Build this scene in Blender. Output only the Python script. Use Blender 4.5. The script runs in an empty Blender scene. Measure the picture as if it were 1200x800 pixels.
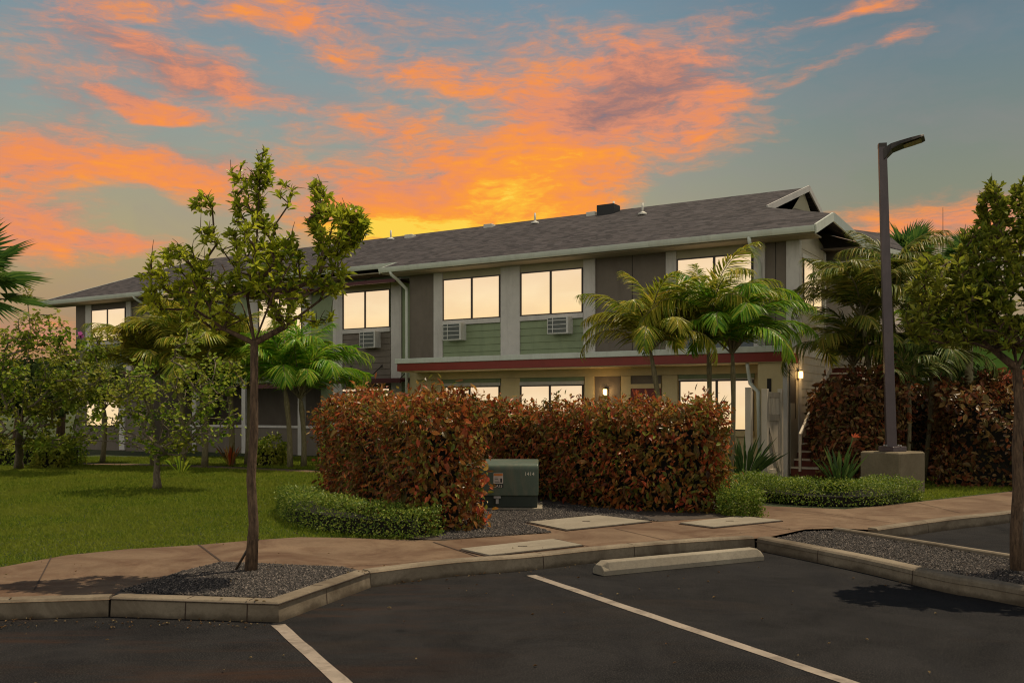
import bpy, math, random
import numpy as np
from mathutils import Vector, Matrix
R = math.radians
rng = np.random.default_rng(7)
random.seed(7)
C = bpy.context.scene.collection
F = 1131.0; HZ = 480.0; H = 1.6; GZ = 0.14
EXPO = -0.4

# ------------------------------------------------------------------ helpers
def G(px, py, z=0.0):
    Y = F*(H-z)/(py-HZ); return (((px-600)/F)*Y, Y, z)
def G2(px, py, z=GZ):
    p = G(px, py, z); return (p[0], p[1])
def AT(px, py, Y):
    return ((px-600)/F*Y, Y, H+(HZ-py)/F*Y)
def lin(r, g, b):
    def f(c):
        c /= 255.0
        return c/12.92 if c <= .04045 else ((c+.055)/1.055)**2.4
    return (f(r), f(g), f(b), 1)

def empty(name, loc=(0,0,0), rz=0, parent=None):
    o = bpy.data.objects.new(name, None); C.objects.link(o)
    o.location = loc; o.rotation_euler = (0,0,rz); o.empty_display_size = .2
    if parent: o.parent = parent
    return o
def tag(o, label=None, cat=None, group=None, kind=None):
    if label: o['label'] = label
    if cat: o['category'] = cat
    if group: o['group'] = group
    if kind: o['kind'] = kind
    return o

class MB:
    def __init__(s): s.v = []; s.f = []; s.sm = []
    def poly(s, pts, faces, smooth=False):
        n = len(s.v); s.v += [tuple(map(float, p)) for p in pts]
        for f in faces: s.f.append(tuple(i+n for i in f)); s.sm.append(smooth)
        return s
    def box(s, x0, x1, y0, y1, z0, z1, ch=0.0):
        if ch <= 0:
            p = [(x0,y0,z0),(x1,y0,z0),(x1,y1,z0),(x0,y1,z0),(x0,y0,z1),(x1,y0,z1),(x1,y1,z1),(x0,y1,z1)]
            s.poly(p, [(0,3,2,1),(4,5,6,7),(0,1,5,4),(1,2,6,5),(2,3,7,6),(3,0,4,7)])
        else:
            c = ch
            ring = lambda a,z: [(x0+a,y0+a,z),(x1-a,y0+a,z),(x1-a,y1-a,z),(x0+a,y1-a,z)]
            oc = lambda z: [(x0+c,y0,z),(x1-c,y0,z),(x1,y0+c,z),(x1,y1-c,z),(x1-c,y1,z),(x0+c,y1,z),(x0,y1-c,z),(x0,y0+c,z)]
            oi = lambda z: [(x0+2*c,y0+c,z),(x1-2*c,y0+c,z),(x1-c,y0+2*c,z),(x1-c,y1-2*c,z),(x1-2*c,y1-c,z),(x0+2*c,y1-c,z),(x0+c,y1-2*c,z),(x0+c,y0+2*c,z)]
            p = oi(z0)+oc(z0+c)+oc(z1-c)+oi(z1)
            fs = [tuple(range(7,-1,-1)), tuple(range(24,32))]
            for r in range(3):
                for i in range(8):
                    j=(i+1)%8; fs.append((r*8+i, r*8+j, r*8+8+j, r*8+8+i))
            s.poly(p, fs)
        return s
    def prism(s, pts, z0, z1):
        n = len(pts)
        a = sum(pts[i][0]*pts[(i+1)%n][1]-pts[(i+1)%n][0]*pts[i][1] for i in range(n))
        if a < 0: pts = pts[::-1]
        p = [(x,y,z0) for x,y in pts]+[(x,y,z1) for x,y in pts]
        s.poly(p, [tuple(range(n-1,-1,-1)), tuple(range(n,2*n))]+[(i,(i+1)%n,(i+1)%n+n,i+n) for i in range(n)])
        return s
    def sheet(s, pts, th):      # 3-D polygon with thickness downwards
        n = len(pts)
        p = list(pts)+[(x,y,z-th) for x,y,z in pts]
        s.poly(p, [tuple(range(n)), tuple(range(2*n-1,n-1,-1))]+[((i+1)%n,i,i+n,(i+1)%n+n) for i in range(n)])
        return s
    def tube(s, pts, rad, n=8, cap=True, square=False):
        pts = [Vector(p) for p in pts]
        if not hasattr(rad,'__len__'): rad = [rad]*len(pts)
        base = len(s.v); prev = None
        for i,p in enumerate(pts):
            d = (pts[min(i+1,len(pts)-1)]-pts[max(i-1,0)])
            d = d.normalized() if d.length > 1e-9 else Vector((0,0,1))
            if prev is None:
                a = Vector((1,0,0)) if abs(d.x) < .9 else Vector((0,1,0))
                u = (a-d*a.dot(d)).normalized()
            else:
                u = (prev-d*prev.dot(d)).normalized()
            prev = u; w = d.cross(u)
            for k in range(n):
                th = 2*math.pi*(k+(.5 if square else 0))/n
                q = p+(u*math.cos(th)+w*math.sin(th))*rad[i]
                s.v.append(tuple(q))
        for i in range(len(pts)-1):
            for k in range(n):
                j=(k+1)%n
                s.f.append((base+i*n+k, base+i*n+j, base+(i+1)*n+j, base+(i+1)*n+k)); s.sm.append(not square)
        if cap:
            s.f.append(tuple(base+k for k in range(n-1,-1,-1))); s.sm.append(False)
            e = base+(len(pts)-1)*n
            s.f.append(tuple(e+k for k in range(n))); s.sm.append(False)
        return s
    def bar(s, a, b, w, h=None):   # rectangular bar between 2 points
        h = h or w
        a = Vector(a); b = Vector(b); d = (b-a).normalized()
        up = Vector((0,0,1)) if abs(d.z) < .9 else Vector((0,1,0))
        sd = d.cross(up).normalized(); up = sd.cross(d)
        p = []
        for q in (a,b):
            for x,y in ((-1,-1),(1,-1),(1,1),(-1,1)): p.append(q+sd*x*w/2+up*y*h/2)
        s.poly(p, [(0,1,2,3),(7,6,5,4),(0,4,5,1),(1,5,6,2),(2,6,7,3),(3,7,4,0)])
        return s
    def build(s, name, mat, parent=None, bevel=0.0, smooth_angle=None):
        me = bpy.data.meshes.new(name); me.from_pydata(s.v, [], s.f)
        me.polygons.foreach_set('use_smooth', s.sm)
        me.validate(); me.update(); me.materials.append(mat)
        o = bpy.data.objects.new(name, me); C.objects.link(o)
        if parent: o.parent = parent
        if bevel:
            m = o.modifiers.new('bevel','BEVEL'); m.width = bevel; m.segments = 2; m.limit_method='ANGLE'
        return o

def tri_mesh(name, V, T, mat, parent=None, smooth=False):
    V = np.asarray(V, dtype=np.float32).reshape(-1,3); T = np.asarray(T, dtype=np.int32).reshape(-1,3)
    me = bpy.data.meshes.new(name)
    me.vertices.add(len(V)); me.vertices.foreach_set('co', V.ravel())
    me.loops.add(len(T)*3); me.loops.foreach_set('vertex_index', T.ravel())
    me.polygons.add(len(T)); me.polygons.foreach_set('loop_start', np.arange(0,len(T)*3,3,dtype=np.int32))
    me.polygons.foreach_set('loop_total', np.full(len(T),3,dtype=np.int32))
    me.polygons.foreach_set('use_smooth', np.full(len(T),smooth))
    me.update(calc_edges=True); me.materials.append(mat)
    o = bpy.data.objects.new(name, me); C.objects.link(o)
    if parent: o.parent = parent
    return o

def norm(a): return a/np.maximum(np.linalg.norm(a,axis=-1,keepdims=True),1e-9)
# leaves: returns V,T.  prof = list of (u along, half width factor); first/last are points
def leaves(pos, d, up, L, W, prof=((.3,.75),(.65,1.)), fold=.25, droop=.15):
    N = len(pos); d = norm(d); side = norm(np.cross(d, up)); nn = np.cross(side, d)
    L = np.broadcast_to(L,(N,)).reshape(N,1); W = np.broadcast_to(W,(N,)).reshape(N,1)
    vs = [pos]
    for u,w in prof:
        c = pos+d*L*u-nn*L*droop*u*u
        vs += [c-side*W*w*.5+nn*W*w*fold*.5, c-nn*W*w*fold*.25, c+side*W*w*.5+nn*W*w*fold*.5]
    vs.append(pos+d*L-nn*L*droop)
    V = np.stack(vs,1); k = V.shape[1]; m = len(prof)
    t = [(0,2,1),(0,3,2)]
    for i in range(m-1):
        a=1+3*i; b=a+3
        t += [(a,a+1,b+1),(a,b+1,b),(a+1,a+2,b+2),(a+1,b+2,b+1)]
    a = 1+3*(m-1); t += [(a,a+1,k-1),(a+1,a+2,k-1)]
    T = (np.arange(N)*k)[:,None,None]+np.array(t)[None]
    return V.reshape(-1,3), T.reshape(-1,3)
class TM:
    def __init__(s): s.V=[]; s.T=[]; s.n=0
    def add(s, V, T): s.V.append(V); s.T.append(T+s.n); s.n += len(V)
    def build(s, name, mat, parent=None, smooth=False):
        return tri_mesh(name, np.concatenate(s.V), np.concatenate(s.T), mat, parent, smooth)
def rdir(n, zmin=-1.):
    a = rng.uniform(0,2*np.pi,n); z = rng.uniform(zmin,1,n); r = np.sqrt(1-z*z)
    return np.stack([r*np.cos(a), r*np.sin(a), z],1)

# ------------------------------------------------------------------ materials
class NT:
    def __init__(s, nt): s.nt = nt
    def n(s, t, **kw):
        o = s.nt.nodes.new(t)
        for k,v in kw.items():
            if k in ('operation','blend_type','data_type','noise_dimensions','gradient_type','vector_type','interpolation_type','feature','offset','clamp','bands_direction','wave_type','sky_type','rotation_type'):
                setattr(o,k,v)
        return o
    def l(s, a, b): s.nt.links.new(a, b)
    def put(s, sock, v):
        if hasattr(v,'is_output') or isinstance(v, bpy.types.NodeSocket): s.l(v, sock)
        else: sock.default_value = v
    def m(s, op, a, b=0.0, c=0.0):
        o = s.n('ShaderNodeMath', operation=op); s.put(o.inputs[0],a); s.put(o.inputs[1],b); s.put(o.inputs[2],c)
        return o.outputs[0]
    def vm(s, op, a, b=(0,0,0)):
        o = s.n('ShaderNodeVectorMath', operation=op); s.put(o.inputs[0],a)
        if op == 'SCALE': s.put(o.inputs[3],b)
        else: s.put(o.inputs[1],b)
        return o.outputs[0]
    def mix(s, f, a, b, bt='MIX'):
        o = s.n('ShaderNodeMix', data_type='RGBA', blend_type=bt); o.clamp_factor=True
        s.put(o.inputs[0],f); s.put(o.inputs[6],a); s.put(o.inputs[7],b); return o.outputs[2]
    def noise(s, vec, scale, detail=4, rough=.55, dist=0.):
        o = s.n('ShaderNodeTexNoise'); s.put(o.inputs['Vector'],vec)
        o.inputs['Scale'].default_value=scale; o.inputs['Detail'].default_value=detail
        o.inputs['Roughness'].default_value=rough; o.inputs['Distortion'].default_value=dist
        return o.outputs['Fac']
    def noisec(s, vec, scale, detail=4):
        o = s.n('ShaderNodeTexNoise'); s.put(o.inputs['Vector'],vec)
        o.inputs['Scale'].default_value=scale; o.inputs['Detail'].default_value=detail
        return o.outputs['Color']
    def ramp(s, f, pts, interp='LINEAR'):
        o = s.n('ShaderNodeValToRGB'); s.put(o.inputs[0],f); cr=o.color_ramp; cr.interpolation=interp
        while len(cr.elements) < len(pts): cr.elements.new(.5)
        for e,(p,c) in zip(cr.elements,pts):
            e.position=p; e.color = c if hasattr(c,'__len__') else (c,c,c,1)
        return o.outputs[0]
    def sstep(s, f, a, b):
        o = s.n('ShaderNodeMapRange', interpolation_type='SMOOTHSTEP'); s.put(o.inputs[0],f)
        o.inputs[1].default_value=a; o.inputs[2].default_value=b; return o.outputs[0]
    def coord(s, which='Object'): return s.n('ShaderNodeTexCoord').outputs[which]
    def mapping(s, vec, loc=(0,0,0), rot=(0,0,0), scale=(1,1,1), t='POINT'):
        o = s.n('ShaderNodeMapping', vector_type=t); s.put(o.inputs[0],vec)
        o.inputs[1].default_value=loc; o.inputs[2].default_value=rot; o.inputs[3].default_value=scale
        return o.outputs[0]
def newmat(name):
    m = bpy.data.materials.new(name); m.use_nodes=True; nt=m.node_tree; nt.nodes.clear()
    N = NT(nt); out = N.n('ShaderNodeOutputMaterial'); b = N.n('ShaderNodeBsdfPrincipled')
    N.l(b.outputs[0], out.inputs[0]); return m, N, b, out
def c4(c, k=1.0): return (c[0]*k, c[1]*k, c[2]*k, 1)
def surf(name, col, rough=.7, var=.15, scale=3., bump=.0, bscale=60., metal=0., spec=.4, stain=None, stain_amt=0., grime=0.):
    m,N,b,out = newmat(name); co = N.coord()
    f = N.noise(co, scale, 6, .65)
    f = N.ramp(f, [(.3,0.),(.7,1.)])
    colr = N.mix(f, c4(col,1-var), c4(col,1+var))
    f2 = N.ramp(N.noise(co, scale*14, 3, .6), [(.35,0.),(.65,1.)])
    colr = N.mix(N.m('MULTIPLY',f2,.35*min(1,var*3)), colr, c4(col,.75))
    if stain:
        f3 = N.ramp(N.noise(N.mapping(co,scale=(1.6,1.6,.3)), scale*.7, 8, .7, .6), [(.5,0.),(.68,1.)])
        colr = N.mix(N.m('MULTIPLY',f3,stain_amt), colr, c4(stain))
    N.put(b.inputs['Base Color'], colr)
    b.inputs['Roughness'].default_value=rough; b.inputs['Metallic'].default_value=metal
    b.inputs['Specular IOR Level'].default_value=spec
    if bump:
        bn = N.n('ShaderNodeBump'); bn.inputs['Strength'].default_value=bump; bn.inputs['Distance'].default_value=.01
        N.put(bn.inputs['Height'], N.noise(co, bscale, 5, .6)); N.l(bn.outputs[0], b.inputs['Normal'])
    return m
def leafmat(name, cols, rough=.45, trans=.3, spec=.5, clump=None, gain=1.25):
    cols=[tuple(min(.75,q*gain) for q in c) for c in cols]
    if clump: clump=(clump[0],tuple(min(.75,q*gain) for q in clump[1]),clump[2])
    m,N,b,out = newmat(name)
    g = N.n('ShaderNodeNewGeometry'); r = g.outputs['Random Per Island']
    k = len(cols); col = N.ramp(r, [(i/(k-1) if k>1 else 0., c4(c)) for i,c in enumerate(cols)])
    if clump:
        f = N.ramp(N.noise(N.coord(), clump[0], 3, .6), [(.42,0.),(.62,1.)])
        col = N.mix(N.m('MULTIPLY',f,clump[2]), col, c4(clump[1]))
    N.put(b.inputs['Base Color'], col); b.inputs['Roughness'].default_value=rough
    b.inputs['Specular IOR Level'].default_value=spec*.38
    t = N.n('ShaderNodeBsdfTranslucent'); N.put(t.inputs[0], N.mix(.5, col, (.5,.55,.05,1), 'MULTIPLY') if False else col)
    mx = N.n('ShaderNodeMixShader'); mx.inputs[0].default_value=trans
    N.l(b.outputs[0], mx.inputs[1]); N.l(t.outputs[0], mx.inputs[2]); N.l(mx.outputs[0], out.inputs[0])
    return m
def emit(name, col, strength, var=0.):
    m,N,b,out = newmat(name)
    N.put(b.inputs['Base Color'], (.3,.28,.25,1)); b.inputs['Roughness'].default_value=.15
    if var:
        f = N.noise(N.mapping(N.coord(),scale=(.5,.5,.35)), 1.3, 2, .5)
        N.put(b.inputs['Emission Color'], N.mix(f, c4(col,1-var), c4((col[0],col[1]*.97,col[2]*.9),1+var)))
    else: N.put(b.inputs['Emission Color'], c4(col))
    b.inputs['Emission Strength'].default_value=strength
    return m

def panemat():
    m,N,b,out = newmat('lit window pane')
    g=N.coord('Generated'); sp=N.n('ShaderNodeSeparateXYZ'); N.put(sp.inputs[0],g)
    c=N.ramp(sp.outputs[2],[(0.,(1.,.70,.34,1)),(.45,(.97,.74,.43,1)),(1.,(.90,.66,.42,1))])
    c=N.mix(N.ramp(N.noise(N.mapping(N.coord(),scale=(.6,.6,1.6)),1.1,3,.5),[(.35,0.),(.65,.55)]),c,(.86,.60,.33,1))
    ln=N.m('LESS_THAN',N.m('FRACT',N.m('MULTIPLY',sp.outputs[2],26.)),.12)
    c=N.mix(N.m('MULTIPLY',ln,.05),c,(.5,.35,.2,1))
    N.put(b.inputs['Base Color'],(.05,.045,.04,1)); b.inputs['Roughness'].default_value=.06
    N.put(b.inputs['Emission Color'],c); b.inputs['Emission Strength'].default_value=.99*2**(-EXPO)
    return m
# asphalt
def asphalt():
    m,N,b,out = newmat('asphalt'); co = N.coord()
    f = N.ramp(N.noise(co,1.3,9,.72,.7),[(.32,0.),(.70,1.)])
    c = N.mix(f,(.0045,.0045,.0055,1),(.0190,.0178,.0190,1))
    st = N.ramp(N.noise(N.mapping(co,scale=(.5,1.3,1)),.8,6,.65,.8),[(.55,0.),(.75,1.)])
    c = N.mix(N.m('MULTIPLY',st,.6), c, (.030,.019,.012,1))
    sp = N.ramp(N.noise(co,95,3,.6),[(.50,0.),(.64,1.)])
    c = N.mix(N.m('MULTIPLY',sp,.8), c, (.050,.046,.042,1))
    tr = N.ramp(N.noise(N.mapping(co,rot=(0,0,R(-26)),scale=(3.,.25,1)),1.2,4,.6),[(.5,0.),(.7,1.)])
    c = N.mix(N.m('MULTIPLY',tr,.4), c, (.012,.012,.015,1))
    s3 = N.ramp(N.noise(N.mapping(co,loc=(7,2,0),scale=(.35,2.2,1)),1.1,7,.7,.5),[(.50,0.),(.66,1.)])
    sx_=N.n('ShaderNodeSeparateXYZ'); N.put(sx_.inputs[0],co)
    near = N.m('MULTIPLY', N.sstep(sx_.outputs[1],4.0,6.2), N.sstep(sx_.outputs[0],.5,-1.5))
    c = N.mix(N.m('MULTIPLY',N.m('MULTIPLY',s3,near),.7), c, (.042,.020,.011,1))
    vo=N.n('ShaderNodeTexVoronoi'); vo.inputs['Scale'].default_value=1.6; vo.inputs['Randomness'].default_value=1.; N.put(vo.inputs['Vector'],N.vm('ADD',co,N.vm('SCALE',N.noisec(co,9.,4),.10)))
    od=N.m('MULTIPLY',N.sstep(vo.outputs['Distance'],.11,.03),N.m('GREATER_THAN',N.noise(co,.5,2),.5))
    c = N.mix(N.m('MULTIPLY',od,.75), c, (.004,.004,.0045,1))
    lw=N.ramp(N.noise(N.mapping(co,loc=(1,5,0)),.55,8,.7,1.2),[(.50,0.),(.70,1.)])
    c = N.mix(N.m('MULTIPLY',lw,.35), c, (.040,.036,.034,1))
    # fine cracks
    v = N.n('ShaderNodeTexVoronoi', feature='DISTANCE_TO_EDGE'); v.inputs['Scale'].default_value=.45
    N.put(v.inputs['Vector'], N.vm('ADD', co, N.vm('SCALE', N.noisec(co,1.7,4), .7)))
    ck = N.m('MULTIPLY', N.m('LESS_THAN', v.outputs['Distance'], .0022), N.ramp(N.noise(co,.35,2),[(.5,0.),(.56,1.)]))
    c = N.mix(N.m('MULTIPLY',ck,.7), c, (.015,.015,.016,1))
    N.put(b.inputs['Base Color'], c)
    N.put(b.inputs['Roughness'], N.ramp(f,[(0.,1.),(1.,.9)]))
    b.inputs['Specular IOR Level'].default_value=.12
    bn = N.n('ShaderNodeBump'); bn.inputs['Strength'].default_value=.6; bn.inputs['Distance'].default_value=.006
    h = N.m('ADD', N.noise(co,120,3,.6), N.m('MULTIPLY', N.noise(co,6,3), 1.5))
    N.put(bn.inputs['Height'], h); N.l(bn.outputs[0], b.inputs['Normal'])
    return m
def concrete(name, base, stain, amt=.6):
    m,N,b,out = newmat(name); co = N.coord()
    c = N.mix(N.ramp(N.noise(co,1.1,7,.65,.4),[(.3,0.),(.7,1.)]), c4(base,.8), c4(base,1.15))
    c = N.mix(N.m('MULTIPLY', N.ramp(N.noise(N.mapping(co,loc=(3,1,0)),1.1,9,.72,1.),[(.42,0.),(.64,1.)]),amt), c, c4(stain))
    c = N.mix(N.m('MULTIPLY', N.ramp(N.noise(co,30,5,.75),[(.48,0.),(.68,1.)]),.5), c, c4(base,.55))
    c = N.mix(N.m('MULTIPLY', N.ramp(N.noise(co,5,6,.75,2.),[(.56,0.),(.64,1.)]),.25), c, c4(base,.45))
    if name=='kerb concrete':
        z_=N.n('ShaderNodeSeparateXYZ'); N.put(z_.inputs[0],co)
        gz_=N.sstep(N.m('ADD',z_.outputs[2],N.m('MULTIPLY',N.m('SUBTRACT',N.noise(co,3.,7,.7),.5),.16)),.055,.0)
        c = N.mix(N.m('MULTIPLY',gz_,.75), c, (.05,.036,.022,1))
    N.put(b.inputs['Base Color'], c); b.inputs['Roughness'].default_value=.85; b.inputs['Specular IOR Level'].default_value=.25
    bn = N.n('ShaderNodeBump'); bn.inputs['Strength'].default_value=.35; bn.inputs['Distance'].default_value=.006
    N.put(bn.inputs['Height'], N.noise(co,70,5,.65)); N.l(bn.outputs[0], b.inputs['Normal'])
    return m
def shingles():
    m,N,b,out = newmat('roof shingles'); co = N.coord()
    br = N.n('ShaderNodeTexBrick')
    N.put(br.inputs['Vector'], N.vm('ADD',co,N.vm('SCALE',N.noisec(co,1.5,3),.05)))
    br.inputs['Color1'].default_value=(.0,.0,.0,1); br.inputs['Color2'].default_value=(1,1,1,1); br.inputs['Mortar'].default_value=(.5,.5,.5,1)
    br.inputs['Scale'].default_value=1.; br.inputs['Mortar Size'].default_value=.004
    br.inputs['Brick Width'].default_value=.22; br.inputs['Row Height'].default_value=.145
    br.offset=.37; br.offset_frequency=3
    f = br.outputs['Color']
    c = N.mix(f,(.014,.012,.014,1),(.115,.100,.104,1))
    c = N.mix(N.ramp(N.noise(co,2.2,5,.6),[(.35,0.),(.7,.4)]), c, (.085,.07,.064,1))
    c = N.mix(N.m('MULTIPLY',N.noise(co,45,3),.35), c, (.05,.045,.05,1))
    # dark butt line of each course
    y = N.n('ShaderNodeSeparateXYZ'); N.put(y.inputs[0], co)
    fr = N.m('FRACT', N.m('DIVIDE', y.outputs[1], .145))
    ln = N.m('LESS_THAN', fr, .16)
    c = N.mix(N.m('MULTIPLY',ln,.85), c, (.010,.009,.010,1))
    N.put(b.inputs['Base Color'], c); b.inputs['Roughness'].default_value=.9; b.inputs['Specular IOR Level'].default_value=.2
    bn = N.n('ShaderNodeBump'); bn.inputs['Strength'].default_value=.8; bn.inputs['Distance'].default_value=.012
    N.put(bn.inputs['Height'], N.m('ADD', fr, N.noise(co,100,3))); N.l(bn.outputs[0], b.inputs['Normal'])
    return m
def lawnmat():
    m,N,b,out = newmat('lawn'); co = N.coord()
    c = N.mix(N.ramp(N.noise(co,.8,5,.6),[(.35,0.),(.65,1.)]),(.025,.045,.006,1),(.05,.065,.01,1))
    c = N.mix(N.ramp(N.noise(co,60,4,.7),[(.4,0.),(.65,1.)]), c, (.028,.042,.006,1))
    N.put(b.inputs['Base Color'], c); b.inputs['Roughness'].default_value=.9
    bn = N.n('ShaderNodeBump'); bn.inputs['Strength'].default_value=1.; bn.inputs['Distance'].default_value=.03
    N.put(bn.inputs['Height'], N.noise(co,80,4,.7)); N.l(bn.outputs[0], b.inputs['Normal'])
    return m
def barkmat(name, c1, c2):
    m,N,b,out = newmat(name); co = N.coord()
    f = N.ramp(N.noise(N.mapping(co,scale=(1,1,.22)),38,6,.7,.5),[(.35,0.),(.68,1.)])
    c = N.mix(f, c4(c1), c4(c2)); N.put(b.inputs['Base Color'], c); b.inputs['Roughness'].default_value=.9
    bn = N.n('ShaderNodeBump'); bn.inputs['Strength'].default_value=.9; bn.inputs['Distance'].default_value=.012
    N.put(bn.inputs['Height'], f); N.l(bn.outputs[0], b.inputs['Normal'])
    return m
def gravelmat():
    m,N,b,out = newmat('gravel'); g = N.n('ShaderNodeNewGeometry')
    c = N.ramp(g.outputs['Random Per Island'],[(0.,(.014,.012,.011,1)),(.45,(.040,.033,.030,1)),(.8,(.085,.070,.062,1)),(1.,(.22,.18,.15,1))])
    N.put(b.inputs['Base Color'], c); b.inputs['Roughness'].default_value=.85
    return m

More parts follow.
